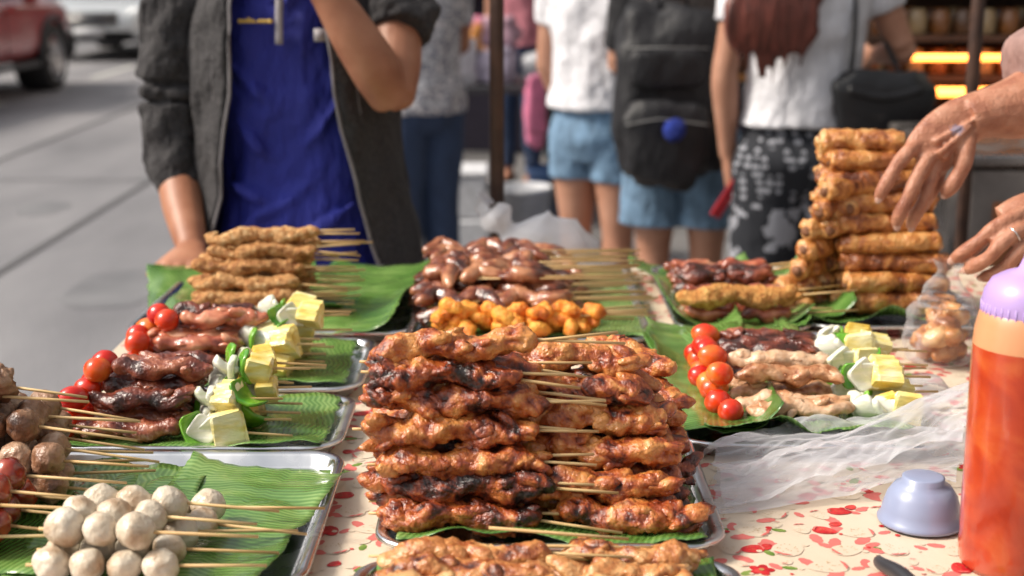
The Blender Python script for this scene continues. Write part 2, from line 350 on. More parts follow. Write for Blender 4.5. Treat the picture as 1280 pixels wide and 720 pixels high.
# ---------------------------------------------------------------- trays & leaves
def rr(cx,cy,w,d,r,n=6):
    P=[]
    for (sx,sy,a0) in((1,1,0),(-1,1,90),(-1,-1,180),(1,-1,270)):
        for k in range(n+1):
            a=math.radians(a0+90*k/n); P.append((cx+sx*(w/2-r)+r*math.cos(a),cy+sy*(d/2-r)+r*math.sin(a)))
    return P
def tray(cx,cy,w,d,rot=0,dep=.018):
    mb=MB(); vs=[];fs=[]
    L=[(.022,.003),(.014,.0035),(.010,.006),(.006,dep-.002),(.003,dep),(-.003,dep+.0012),(-.0055,dep),(-.006,dep-.003),(-.0045,dep-.002),(.004,dep-.004),(.009,.002),(.02,.001)]
    n=0
    for ins,z in L:
        ring=rr(0,0,w-2*ins,d-2*ins,max(.035-ins,.005)); n=len(ring)
        vs+=[(x,y,z) for x,y in ring]
    for k in range(len(L)-1):
        for i in range(n): fs.append((k*n+i,(k+1)*n+i,(k+1)*n+(i+1)%n,k*n+(i+1)%n))
    fs.append(tuple(range(n))); fs.append(tuple((len(L)-1)*n+i for i in range(n))[::-1])
    mb.add(vs,fs)
    o=obj(mb,'metal_tray',[M_metal],M=Matrix.Translation((cx,cy,TZ+.0015))@Matrix.Rotation(rot,4,'Z')); return o
def leaf(p0,p1,wid,z=.012,curl=.02,seed=0,lift=0,nu=60,nv=20):
    p0=Vector((*p0,0));p1=Vector((*p1,0)); d=(p1-p0);L=d.length;d.normalize();s=Vector((-d.y,d.x,0))
    mb=MB();vs=[];uv=[];fs=[]
    for i in range(nu+1):
        u=i/nu
        for j in range(nv+1):
            v=j/nv*2-1
            wd=wid/2*(1+.10*noise.noise(Vector((u*6,seed,v>0)))+.025*noise.noise(Vector((u*40,seed,3))))
            e=noise.noise(Vector((u*3+seed,v*1.5,1)))*.009+noise.noise(Vector((u*9+seed,v*1.2,4)))*.003
            zz=TZ+z+curl*abs(v)**3*(.6+.8*noise.noise(Vector((u*4,seed,v*.5))))+abs(e)+lift*u*u
            end=.006*noise.noise(Vector((v*8,seed,7)))
            q=p0+d*(L*u+end)+s*(wd*v); vs.append((q.x,q.y,zz)); uv.append((u*L+abs(v)*wid*.12,v*wid/2))
    for i in range(nu):
        for j in range(nv):
            a=i*(nv+1)+j; fs.append((a,a+1,a+nv+2,a+nv+1))
    mb.add(vs,fs); mb.uv=uv
    o=obj(mb,'banana_leaf',[M_leaf]); m=o.modifiers.new('t','SOLIDIFY'); m.thickness=.0007
    return o
tray(-.385,1.27,.41,.33)
leaf((-.55,1.275),(-.325,1.265),.27,z=.010,curl=.008,seed=1)
leaf((-.30,1.10),(-.25,1.40),.17,z=.014,curl=.012,seed=2)
leaf((-.38,1.12),(-.37,1.40),.12,z=.011,curl=.004,seed=22)
tray(-.345,1.545,.31,.185); leaf((-.50,1.54),(-.205,1.54),.18,z=.012,curl=.012,seed=3)
tray(-.345,1.785,.31,.235); leaf((-.50,1.78),(-.21,1.79),.215,z=.012,curl=.012,seed=4)
tray(-.34,2.16,.40,.44,rot=-.02)
leaf((-.56,2.13),(-.29,2.2),.36,z=.012,curl=.03,seed=5); leaf((-.255,1.93),(-.215,2.38),.17,z=.018,curl=.03,seed=6)
tray(.025,2.15,.34,.50); leaf((-.12,2.14),(.19,2.14),.46,z=.010,curl=.01,seed=7)
tray(.335,2.17,.19,.42); leaf((.335,1.97),(.30,2.39),.20,z=.014,curl=.035,seed=8)
leaf((.40,1.96),(.41,2.1),.05,z=.02,curl=.01,seed=18)
tray(.34,1.70,.29,.48,rot=-.05); leaf((.20,1.68),(.42,1.70),.45,z=.014,curl=.03,seed=9)
leaf((.235,1.50),(.255,1.98),.13,z=.018,curl=.03,seed=19)
tray(.56,2.12,.26,.30); leaf((.42,2.11),(.68,2.10),.26,z=.014,curl=.03,seed=10)
leaf((.44,2.0),(.42,2.33),.12,z=.02,curl=.04,seed=20)
tray(.035,1.345,.31,.31); leaf((-.10,1.34),(.18,1.33),.28,z=.012,curl=.015,seed=11)
tray(.03,1.02,.32,.27); leaf((-.115,1.03),(.175,1.03),.24,z=.012,curl=.018,seed=12)

# ---------------------------------------------------------------- food builders
def stick(mb,a,b,m,r=.0016):
    a=Vector(a);b=Vector(b); var=R.random()
    loft(mb,[a,a.lerp(b,.5),b],[r,r,r*.9],seg=6,mat=m,var=var)
def rp(n,r,p=4):
    out=[]
    for i in range(n):
        s=(1-math.cos(math.pi*i/(n-1)))/2; s=.5*s+.5*i/(n-1)
        out.append((s,r*math.sqrt(max(1-abs(2*s-1)**p,.003))))
    return out
def meat(mb,a,b,r,m,n=26,seg=16,amp=.35,freq=55,flat=.85,p=4,var=None,lumps=5,lr=.75):
    a=Vector(a);b=Vector(b);d=b-a;var=R.random() if var is None else var;sd=R.uniform(0,90)
    pr=rp(n,r,p); wob=R.uniform(0,6)
    pts=[a+d*s+Vector((0,.15*r*math.sin(s*9+wob),.2*r*math.sin(s*12+wob))) for s,_ in pr]
    loft(mb,pts,[(q*flat*(1+.18*math.sin(s*17+wob)),q*(1+.15*math.sin(s*12+2*wob))) for s,q in pr],seg=seg,mat=m,amp=amp,freq=freq,seed=sd,var=var)
    fine=n>30
    for k in range(lumps):
        s=R.uniform(.05,.95); th=R.uniform(-1.2,4.3); c=a+d*s+Vector((0,math.cos(th),math.sin(th)))*r*.42
        ball(mb,c,(r*R.uniform(1.0,2.0)*lr,r*R.uniform(.6,1)*lr,r*R.uniform(.45,.75)*lr),(R.uniform(-.6,.6),R.uniform(-.6,.6),R.uniform(-.8,.8)),20 if fine else 12,14 if fine else 9,m,var+R.uniform(-.3,.3),.42,65,R.uniform(0,50))
def skewer(mb,c,L,r,ang=0,tilt=0,sl=.06,mm=0,ms=1,**k):
    c=Vector(c); d=Vector((math.cos(ang)*math.cos(tilt),math.sin(ang)*math.cos(tilt),math.sin(tilt)))
    a=c-d*L/2;b=c+d*L/2; meat(mb,a,b,r,mm,**k)
    if sl>.02:
        dj=Vector((0,R.uniform(-.16,.16),R.uniform(-.16,.08))); stick(mb,b-d*.02,b+(d+dj)*sl,ms)
        if R.random()<.75: stick(mb,b-d*.02+Vector((0,.004,.003)),b+(d-dj*.7)*sl*R.uniform(.6,1.1),ms)
    if R.random()<.5: stick(mb,a+d*.01,a-d*.007,ms)

# --- big grilled chicken pile
mb=MB()
for k in range(7):
    rows=[4,4,3,3,2,2,1][k]
    for j in range(rows):
        y=1.240+.007*k+j*.034+R.uniform(-.004,.004); z=TZ+.026+.0254*k+R.uniform(-.002,.002); f=j==0 or k==6
        skewer(mb,(-.05+R.uniform(-.016,.012)+(.008 if k==6 else 0),y,z),R.uniform(.140,.170),.0158,ang=R.uniform(-.12,.10),tilt=R.uniform(-.06,.04),sl=R.uniform(.045,.08),n=64 if f else 26,seg=30 if f else 16,amp=.43,lumps=11 if f else 4,freq=54,p=5)
for k in range(6):
    rows=[4,4,3,3,2,1][k]
    for j in range(rows):
        y=1.235+.02*k+j*.034+R.uniform(-.004,.004); z=TZ+.026+.0252*k+R.uniform(-.002,.002); f=j==0 or k==5
        skewer(mb,(.100-.006*k+R.uniform(-.012,.012),y,z),R.uniform(.118,.152),.0158,ang=R.uniform(-.22,.02),tilt=R.uniform(-.1,.03),sl=R.uniform(-.0,.012),n=64 if f else 26,seg=30 if f else 16,amp=.43,lumps=11 if f else 4,freq=54,p=5)
for k in range(5): skewer(mb,(.128,1.355+.02*k,TZ+.04+.021*k),.12,.0155,ang=-.5-.1*k,tilt=-.05,sl=.01,lumps=8,n=44,seg=24,amp=.42,freq=54)
obj(mb,'grilled_chicken_skewers',[M_chk,M_stick])
# --- front edge pile
mb=MB()
for (x,y,z,L) in((-.04,1.125,.036,.15),(.10,1.135,.03,.12),(-.04,1.09,.036,.15),(.09,1.095,.03,.12),(-.04,1.055,.034,.15),(.09,1.06,.03,.13),(-.035,1.02,.03,.15),(.09,1.02,.03,.13)):
    skewer(mb,(x,y,TZ+z),L,.0150,ang=R.uniform(-.12,0),sl=.08 if x<0 else .01,lumps=9,n=52,seg=26,amp=.42,freq=54)
stick(mb,(-.02,1.15,TZ+.052),(.10,1.14,TZ+.046),1); stick(mb,(.0,1.14,TZ+.04),(.12,1.135,TZ+.04),1)
obj(mb,'chicken_skewers',[M_chk3,M_stick])
# --- crumbed skewers back left
mb=MB()
for k in range(6):
    for j in range([4,4,3,3,2,1][k]):
        x=-.385+R.uniform(-.008,.008)+(.015 if k>=4 else 0)
        skewer(mb,(x,1.995+.012*k+j*.04,TZ+.03+.0208*k),R.uniform(.155,.178),.0140,ang=R.uniform(-.02,.12)+.03,tilt=R.uniform(-.02,.04),sl=R.uniform(.055,.08),amp=.28,freq=90,lumps=4,lr=.6,p=6,n=40,seg=20)
obj(mb,'crumbed_meat_skewers',[M_bread,M_stick])
# --- veg skewers
def wedge(mb,c,w,m,rz):
    w*=1.1
    E=Euler((R.uniform(-.8,.8),R.uniform(-.3,.3),rz)).to_matrix(); n=9; r0,r1=.006*w,.036*w; th=R.uniform(.46,.62); hx=.0125*w*R.uniform(.8,1.15)
    vs=[];fs=[]
    for (x,k) in((-hx,.88),(-hx*.8,1),(hx*.8,1),(hx,.88)):
        for i in range(n):
            a=-th+2*th*i/(n-1); rr2=r1*(k+.04*math.sin(i*2.6)); vs.append((x,rr2*math.sin(a)*k,rr2*math.cos(a)-.022*w))
        for i in range(4):
            a=th-2*th*i/3; vs.append((x,r0*(2-k)*math.sin(a),r0*math.cos(a)-.022*w))
    K=n+4
    for q in range(3):
        for i in range(K): fs.append((q*K+i,q*K+(i+1)%K,(q+1)*K+(i+1)%K,(q+1)*K+i))
    fs.append(tuple(range(K))[::-1]); fs.append(tuple(3*K+i for i in range(K)))
    vs=[Vector(c)+E@(Vector(v)*(1+.09*noise.noise(Vector(v)*110+Vector(c)*90))) for v in vs]; mb.add(vs,fs,m,R.random())
def vegskewer(mb,x,y,z,meatL,mm,tom=True,r=.0125,ang=0):
    d=Vector((math.cos(ang),math.sin(ang),0)); p=Vector((x,y,z))
    if tom: ball(mb,p-d*.002+Vector((0,R.uniform(-.004,.004),R.uniform(-.003,.004))),(R.uniform(.0150,.0185),R.uniform(.0135,.0152),.0145),(0,R.uniform(-.3,.3),R.uniform(-.5,.5)),20,14,1,R.random(),.05,60,R.random()*9); p=p+d*.0145
    a=p.copy();b=p+d*meatL; meat(mb,a,b,r,mm,n=34,seg=18,amp=.40,lumps=6,p=5,freq=55); p=b+d*.006
    seq=R.choice([(2,3,4),(2,3,2,4),(3,2,4),(2,4,3),(2,2,4)])
    for q in seq:
        rx=R.uniform(-1.5,1.5);rz=R.uniform(-.5,.5);w=R.uniform(.85,1.2)
        if q==2:
            ball(mb,p+d*.006,(.015*w,.0145*w,.0055),(rx,1.2+R.uniform(-.7,.7),rz),22,12,2,R.random(),.12,60,R.random()*20,p=.42,bend=20)
            ball(mb,p+d*.014,(.013*w,.0145*w,.0045),(rx+.6,1.2+R.uniform(-.5,.5),rz+.2),22,12,2,R.random(),.12,60,R.random()*20,p=.42,bend=18); p+=d*.020
        elif q==3: ball(mb,p+d*.005,(.018*w,.013*w,.0034),(rx,1.0+R.uniform(-.7,.7),rz),20,10,3,R.random(),.1,60,R.random()*20,p=.42,bend=24); p+=d*.012
        else: wedge(mb,p+d*.013,w,4,rz*.6); p+=d*.027
    stick(mb,p-d*.05,p+(d+Vector((0,R.uniform(-.12,.12),R.uniform(-.12,.04))))*R.uniform(.03,.06),5)
MV=[None,M_tom,M_on,M_pep,M_pine,M_stick]
def vobj(name,mb,mats):
    o=obj(mb,name,mats); m=o.data
    for p in m.polygons:
        if p.material_index==4: p.use_smooth=False
    return o
mb=MB()
for y,z,x in((1.485,.030,-.487),(1.515,.031,-.49),(1.55,.030,-.493),(1.585,.03,-.49),(1.505,.057,-.478),(1.54,.058,-.482),(1.575,.057,-.48),(1.535,.083,-.465),(1.565,.083,-.46)):
    vegskewer(mb,x+R.uniform(-.008,.008),y,TZ+z,.115,0,ang=R.uniform(-.05,.06))
vobj('grilled_pork_vegetable_skewers',mb,[M_dark]+MV[1:])
mb=MB()
for y,z,x in((1.715,.030,-.475),(1.75,.031,-.48),(1.785,.030,-.485),(1.82,.03,-.48),(1.735,.056,-.47),(1.77,.057,-.475),(1.805,.057,-.475),(1.765,.082,-.44),(1.80,.082,-.46)):
    vegskewer(mb,x+R.uniform(-.006,.006),y,TZ+z,.115,0 if z>.05 and R.random()<.85 else 6,ang=R.uniform(-.02,.1))
vobj('sausage_vegetable_skewers',mb,[M_saus]+MV[1:]+[M_dark])
mb=MB()
for y,z,x,mm in((1.545,.032,.25,0),(1.575,.032,.245,0),(1.61,.032,.24,0),(1.645,.032,.24,0),(1.68,.03,.24,6),(1.715,.03,.24,6),(1.75,.03,.24,6),(1.785,.03,.24,6),
               (1.60,.058,.248,0),(1.66,.058,.248,0),(1.70,.057,.245,6),(1.735,.057,.245,6),(1.77,.057,.245,6)):
    vegskewer(mb,x+R.uniform(-.006,.006),y,TZ+z,.125,mm,ang=R.uniform(-.08,.06))
vobj('chicken_vegetable_skewers',mb,[M_chk2]+MV[1:]+[M_dark])
# --- wings centre back
mb=MB()
for row in range(8):
    y=1.995+row*.049
    for lay in range(3 if row in(1,2,3,4,5) else 2):
        z=TZ+.026+lay*.024
        xs=-.105+R.uniform(-.015,.02)
        for q in range(4 if lay<2 else 3):
            x=xs+q*.056+R.uniform(-.008,.008); var=R.random(); sg=R.choice([-1,1]); th=R.uniform(-.8,.8)
            ca,sa=math.cos(th),math.sin(th)
            def P(u,v,h): return (x+u*ca-v*sa,y+u*sa+v*ca,z+h)
            loft(mb,[P(-.034,-.006*sg,-.004),P(-.030,-.004*sg,0),P(-.018,.004*sg,.003),P(-.004,.014*sg,.008),P(.008,.006*sg,.005),P(.022,-.010*sg,.002),P(.034,-.020*sg,-.002),P(.040,-.023*sg,-.004)],[.002,.0085,.0125,.0115,.0130,.0100,.0060,.002],seg=16,n=26,mat=0,amp=.34,freq=50,seed=R.random()*60,var=var)
            loft(mb,[P(.0,.012*sg,.0),P(-.012,.020*sg,.002),P(-.026,.024*sg,.003),P(-.036,.020*sg,0)],[.006,.0065,.0045,.0015],seg=10,n=10,mat=0,amp=.2,freq=60,seed=R.random()*60,var=var-.1)
        for q in range(2): stick(mb,(xs,y+R.uniform(-.012,.012),z),(R.uniform(.17,.215),y+R.uniform(-.025,.025),z+R.uniform(-.005,.012)),1,.0015)
obj(mb,'chicken_wing_skewers',[M_wing,M_stick])
mb=MB()
for k in range(34):
    x=-.090+(k%11)*.020+R.uniform(-.008,.008); lay=k//11; th=R.uniform(0,3); c=Vector((x,1.935+R.uniform(-.022,.016),TZ+.026+lay*.010)); dd=Vector((math.cos(th),math.sin(th),R.uniform(-.3,.3)))
    up=Vector((-dd.y,dd.x,.8))*.007
    loft(mb,[c-dd*.020,c-dd*.014+up*.3,c+up,c+dd*.014+up*.2,c+dd*.021],[.002,.0085,.0105,.0075,.002],seg=14,n=18,mat=0,amp=.5,freq=80,seed=R.random()*50,var=R.random())
for k in range(5): stick(mb,(.0,1.925+.008*k,TZ+.04),(R.uniform(.16,.2),1.93+.01*k,TZ+.05),1)
obj(mb,'fried_squid_skewers',[M_orange,M_stick])
# --- right back sausages
mb=MB()
for k,(y,z,mm) in enumerate(((2.0,.03,0),(2.035,.03,0),(2.07,.03,0),(1.995,.058,2),(2.04,.054,0),(2.11,.03,3),(2.15,.03,3),(2.19,.03,3),(2.23,.03,3),(2.13,.056,3),(2.17,.056,3),(2.21,.056,0),(2.27,.03,3),(2.32,.03,0))):
    for q in range(1 if mm==2 else 2):
        L=.18 if mm==2 else .075; x=.325 if mm==2 else .29+q*.078
        ang=R.uniform(.0,.08); d=Vector((math.cos(ang),math.sin(ang),0));c=Vector((x,y,TZ+z))
        if mm==2: meat(mb,c-d*L/2,c+d*L/2,.0175,2,p=6,amp=.26,freq=90,lumps=2,lr=.6,n=40,seg=22)
        else: meat(mb,c-d*L/2,c+d*L/2,.0125,mm,p=4,amp=.18 if mm==0 else .42,lumps=0 if mm==0 else 4,n=30,seg=16)
    stick(mb,(.40,y,TZ+z),(R.uniform(.47,.505),y+R.uniform(-.01,.035),TZ+z+R.uniform(0,.015)),1)
obj(mb,'sausage_skewers',[M_saus,M_stick,M_bread2,M_dark])
# --- spring rolls
mb=MB()
def roll(c,ang,L=.165,r=.0168,tilt=0):
    c=Vector(c);d=Vector((math.cos(ang)*math.cos(tilt),math.sin(ang)*math.cos(tilt),math.sin(tilt)));var=R.random();sd=R.random()*80
    side=Vector((-d.y,d.x,0)); bw=R.uniform(-.004,.004); bz=R.uniform(-.002,.003)
    ss=[0,.010,.03,.06,.12,.2,.3,.4,.5,.6,.7,.8,.88,.94,.97,.99,1];rr_=[.45,.72,.88,.97,1.02,1,1.03,1,.98,1.01,1.03,1,1.01,.95,.88,.74,.45]
    rr_=[q*R.uniform(.94,1.07) for q in rr_]
    rol=R.uniform(0,3); ref=Vector((0,math.sin(rol),math.cos(rol)))
    ctr=lambda s:c+d*L*(s-.5)+side*bw*math.sin(s*math.pi)*2+Vector((0,0,bz*math.sin(s*3.1)))
    loft(mb,[ctr(s) for s in ss],[(r*q*.90,r*q*1.06) for q in rr_],seg=26,n=46,mat=0,var=var,amp=.16,freq=55,seed=sd,ref=ref,cap=True)
    for e in(0,1):
        p=ctr(e); dd=d*(1 if e else -1)
        ball(mb,p-dd*.004,(r*.55,r*.55,r*.55),(0,0,0),12,8,1,.5,.3,90,sd)
        ball(mb,p-dd*.007+ref*r*.35,(r*.8,r*.8,r*.5),(R.random(),R.random(),ang),16,10,0,var+.15,.32,90,sd+e,.8)
    loft(mb,[ctr(s)+ref*r*.34 for s in(.05,.3,.6,.95)],[(r*.62,r*.74),(r*.70,r*.82),(r*.66,r*.8),(r*.6,r*.72)],seg=20,n=34,mat=0,var=var+.12,amp=.20,freq=60,seed=sd+3,ref=ref)
for k in range(9):
    z=TZ+.034+k*.0293
    w_=[5,5,4,4,4,3,3,2,1][k]
    for j in range(w_):
        roll((.568-.004*k+R.uniform(-.012,.010)-(.012 if k==8 else 0),2.035+.010*k+j*.034,z+R.uniform(-.002,.002)),R.uniform(-.12,.13),L=R.uniform(.148,.164) if k<8 else .125,r=R.uniform(.0160,.0180),tilt=R.uniform(-.05,.05))
    for j in range([3,3,3,2,2,2,1,0,0][k]):
        roll((.447+.011*k+.02*j,2.13+.03*j+R.uniform(-.01,.01),z-.008),R.uniform(1.0,1.5),L=.15,r=.0165)
        if j<2: roll((.435+.012*k+.02*j,2.09+.02*j,z-.010),R.uniform(.4,.9),L=.12)
obj(mb,'spring_rolls',[M_roll,M_fill])
# --- meatballs
def ballskewer(mb,x,y,z,n,r,ang,mm,ms,sl,amp=.05):
    d=Vector((math.cos(ang),math.sin(ang),0));p=Vector((x,y,z));v0=R.random()
    for k in range(n):
        q=R.uniform(.91,1.07)
        ball(mb,p+d*(2*r*.96*k)+Vector((0,R.uniform(-.002,.002),R.uniform(-.0015,.0015))),(r*q*R.uniform(.95,1.04),r*q*R.uniform(.92,1.05),r*q*R.uniform(.90,1.02)),(R.uniform(0,3),R.uniform(0,3),0),28,20,mm,v0*.5+R.random()*.5,amp,70,R.random()*60)
    e=p+d*2*r*n; stick(mb,p-d*(r+.006),p,ms); stick(mb,e-d*r*1.5,e+(d+Vector((0,R.uniform(-.14,.1),R.uniform(-.2,.02))))*sl,ms)
mb=MB()
for lay in range(2):
    for j in range(5 if lay==0 else 3):
        ballskewer(mb,-.390+.004*j+lay*.012+R.uniform(-.008,.008),1.115+.032*j+lay*.012,TZ+.033+lay*.027,4 if lay==0 else 3,.0160,R.uniform(-.10,.12),0,1,R.uniform(.05,.075),.12)
obj(mb,'white_meatball_skewers',[M_wball,M_stick])
mb=MB()
for lay in range(4):
    for j in range([4,4,3,2][lay]):
        ballskewer(mb,-.545+.0*lay+R.uniform(-.006,.006),1.30+.034*j+.012*lay,TZ+.032+lay*.027,[4,4,3,2][lay] if j<2 else 3,.0168,R.uniform(-.12,.05),0,1,R.uniform(.05,.075),.20)
ball(mb,(-.505,1.34,TZ+.125),(.018,.016,.020),(.3,.4,0),26,18,0,.3,.4,70,5)
obj(mb,'brown_meatball_skewers',[M_bball,M_stick])
mb=MB()
for lay in range(2):
    for j in range(4-lay):
        ballskewer(mb,-.56,1.17+.034*j+.01*lay,TZ+.034+lay*.028,4,.0160,R.uniform(-.05,.05),0,1,R.uniform(.05,.08),.12)
obj(mb,'glazed_meatball_skewers',[M_rball,M_stick])

# ---------------------------------------------------------------- bottle, bowl, bags
M_sauce=mat('chili_sauce_bottle',[(.3,(.32,.024,.008)),(.5,(.46,.052,.013)),(.7,(.56,.12,.03))],scale=16,detail=9,rough=.22,coat=.5,sss=.1,sssr=(1,.25,.05),bumps=[(26,.2,.003),(200,.2,.0006)],dist=.9)
M_bot=mat('bottle_neck',[(.3,(.60,.22,.09)),(.7,(.66,.33,.17))],scale=10,rough=.3,coat=.3)
M_lilac=mat('lilac_plastic',[(.3,(.38,.25,.56)),(.7,(.47,.34,.66))],scale=8,rough=.35)
bt=empty('sauce_bottle',(.447,1.19,TZ))
mb=MB(); lathe(mb,(0,0,0),[(.0,.003),(.036,.003),(.042,.0),(.0445,.006),(.0455,.02),(.0448,.03),(.0455,.04),(.0458,.12),(.0462,.19),(.046,.205)],48,0)
lathe(mb,(0,0,0),[(.0461,.205),(.0452,.218),(.0435,.226),(.0425,.232),(.040,.236)],48,1)
obj(mb,'body',[M_sauce,M_bot],bt)
mb=MB(); lathe(mb,(0,0,0),[(.0395,.228),(.0405,.230),(.041,.243),(.0395,.252),(.034,.262),(.024,.268),(.013,.272),(.009,.282),(.0065,.30),(.004,.312),(.0,.313)],48)
for k in range(40):
    t=k/40*6.2832; box(mb,(.0408*math.cos(t)-.0007,.0408*math.sin(t)-.0007,.229),(.0408*math.cos(t)+.0007,.0408*math.sin(t)+.0007,.243))
obj(mb,'cap',[M_lilac],bt)
mb=MB(); lathe(mb,(.394,1.286,TZ+.001),[(.0385,.0015),(.0405,.002),(.0412,.005),(.0385,.007),(.037,.016),(.033,.029),(.027,.038),(.020,.042),(.020,.047),(.0175,.048),(.0,.0475)],48)
obj(mb,'plastic_bowl',[mat('pale_blue_plastic',[(.3,(.24,.28,.42)),(.7,(.30,.345,.50))],scale=8,rough=.3,coat=.2)])
def film(name,white=.3,col=(.9,.9,.92),rough=.12,tr=.75,bs=45,bst=.5):
    m=bpy.data.materials.new(name);m.use_nodes=True;nt=m.node_tree;N=nt.nodes;L=nt.links;N.clear()
    out=N.new('ShaderNodeOutputMaterial');t=N.new('ShaderNodeBsdfTransparent');t.inputs[0].default_value=(.98,.98,.99,1)
    p=N.new('ShaderNodeBsdfPrincipled');p.inputs['Base Color'].default_value=(*col,1);p.inputs['Roughness'].default_value=rough;p.inputs['Coat Weight'].default_value=.3
    n=N.new('ShaderNodeTexNoise');n.inputs['Scale'].default_value=bs;n.inputs['Detail'].default_value=4;n.inputs['Distortion'].default_value=1.2;tc=N.new('ShaderNodeTexCoord');L.new(tc.outputs['Object'],n.inputs['Vector'])
    b=N.new('ShaderNodeBump');b.inputs['Strength'].default_value=bst;b.inputs['Distance'].default_value=.004;L.new(n.outputs['Fac'],b.inputs['Height']);L.new(b.outputs[0],p.inputs['Normal'])
    lw=N.new('ShaderNodeLayerWeight');lw.inputs[0].default_value=.3;L.new(b.outputs[0],lw.inputs['Normal'])
    mr=N.new('ShaderNodeMapRange');mr.inputs[1].default_value=0;mr.inputs[2].default_value=1;mr.inputs[3].default_value=white;mr.inputs[4].default_value=min(1,white+tr);L.new(lw.outputs['Facing'],mr.inputs[0])
    mx=N.new('ShaderNodeMixShader');L.new(mr.outputs[0],mx.inputs[0]);L.new(t.outputs[0],mx.inputs[1]);L.new(p.outputs[0],mx.inputs[2]);L.new(mx.outputs[0],out.inputs[0])
    return m
M_film=film('clear_plastic_film',.03,(.75,.75,.78),.1,.5); M_film2=film('milky_plastic_film',.22,(.74,.74,.78),.18,.55,22,.6); M_film3=film('white_carrier_bag',.6,(.78,.78,.82),.3,.4)
def sheet(name,A,B,C,D,hf,m,nu=130,nv=70):
    mb=MB();vs=[];fs=[];A,B,C,D=[Vector(q) for q in(A,B,C,D)]
    for i in range(nu+1):
        for j in range(nv+1):
            u=i/nu;v=j/nv; p=A.lerp(D,u).lerp(B.lerp(C,u),v)
            p.y+=.018*noise.noise(Vector((u*3,v>.5,2)))*abs(v-.5)*2; p.x+=.015*noise.noise(Vector((v*4,u>.5,5)))*abs(u-.5)*2
            p.z+=hf(u,v,p); vs.append(p)
    for i in range(nu):
        for j in range(nv):
            a=i*(nv+1)+j;fs.append((a,a+1,a+nv+2,a+nv+1))
    mb.add(vs,fs); return obj(mb,name,[m])
def cr1(u,v,p,sd=0,base=.006):
    a=noise.noise(Vector((u*2.2+v*1.2,v*3.2-u*.8,sd)))*.020
    b=(abs(noise.noise(Vector((u*3.5+v,v*6-u*2,sd+4))))-.2)*.018
    c=(abs(noise.noise(Vector((u*9+v*3,v*9+u*4,sd+8))))-.2)*.006
    return max(base+.016*math.sin(math.pi*min(1,max(0,v)))+a+b+c,.003)
bag=empty('crumpled_plastic_bag')
s1=sheet('upper_film',(.205,1.455,TZ),(.21,1.315,TZ),(.455,1.365,TZ+.040),(.565,1.60,TZ+.04),lambda u,v,p:cr1(u,v,p,0,.012),M_film2); s1.parent=bag
s2=sheet('lower_film',(.215,1.445,TZ),(.20,1.305,TZ),(.45,1.36,TZ+.012),(.55,1.58,TZ+.014),lambda u,v,p:cr1(u,v,p,9,.002)*.6,M_film2); s2.parent=bag
dump=empty('snack_bag')
mb=MB()
for k in range(19):
    a=R.uniform(0,6.28);q=.034*math.sqrt(R.random());z=.02+.012*(k//4)
    ball(mb,(.575+q*math.cos(a),1.84+q*math.sin(a),TZ+z),(.019,.015,.012),(R.uniform(-1,1),R.uniform(-1,1),R.uniform(0,3)),20,14,0,R.random(),.33,70,R.random()*50)
obj(mb,'fried_dumplings',[mat('fried_dumpling',[(.3,(.28,.085,.02)),(.5,(.55,.23,.065)),(.7,(.72,.44,.2))],scale=45,rough=.4,vk=.3,coat=.3,bumps=[(150,.5,.002)])],dump)
mb=MB();zs=[0,.004,.02,.045,.07,.09,.11,.125,.14];rs=[.02,.04,.047,.047,.042,.032,.022,.014,.022]
loft(mb,[(.575+.05*max(0,z-.07),1.84,TZ+.003+z) for z in zs],rs,seg=56,n=44,amp=.25,freq=30,seed=3,cap=False)
o=obj(mb,'plastic_film',[M_film],dump)
mb=MB(); lathe(mb,(.515,1.70,TZ+.002),[(0,.022),(.018,.022),(.022,.018),(.030,.008),(.034,.003),(.036,.003)],32); obj(mb,'plastic_cup_lid',[M_film2])
mb=MB(); loft(mb,[(.33,1.19,TZ+.006),(.325,1.165,TZ+.012),(.335,1.12,TZ+.018),(.35,1.05,TZ+.01),(.36,.95,TZ+.008)],[.003,.006,.007,.006,.006],seg=12,n=20); obj(mb,'black_tongs',[plain('black_plastic',(.03,.03,.035),.35)])

# ---------------------------------------------------------------- pole & carrier bag
M_pole=mat('pole_paint',[(.3,(.035,.018,.014)),(.7,(.09,.045,.03))],scale=20,rough=.5,bumps=[(60,.4,.002)])
mb=MB(); loft(mb,[(-.028,2.62,0),(-.028,2.62,2.6)],[.0135,.0135],seg=16); loft(mb,[(-.028,2.62,0),(-.028,2.62,.02)],[.08,.08],seg=24); obj(mb,'canopy_pole',[M_pole])
mb=MB(); loft(mb,[(.965,3.0,0),(.965,3.0,2.6)],[.014,.014],seg=16); loft(mb,[(.965,3.0,0),(.965,3.0,.02)],[.08,.08],seg=24); obj(mb,'canopy_pole',[M_pole])
mb=MB(); zs=[.70,.705,.74,.80,.85,.88,.90,.92,.935]
loft(mb,[(.035-.9*max(0,z-.85),2.55,z) for z in zs],[(.02,.03),(.05,.1),(.06,.14),(.055,.135),(.045,.11),(.03,.07),(.014,.02),(.02,.03),(.012,.02)],seg=64,n=56,ref=(0,1,0),amp=.30,freq=16,seed=5,cap=False)
loft(mb,[(-.03,2.56,.90),(-.055,2.58,.93),(-.06,2.59,.955),(-.035,2.6,.94)],[(.012,.004),(.016,.005),(.012,.003),(.004,.002)],seg=12,n=14,amp=.3,freq=60)
obj(mb,'plastic_carrier_bag',[M_film3])

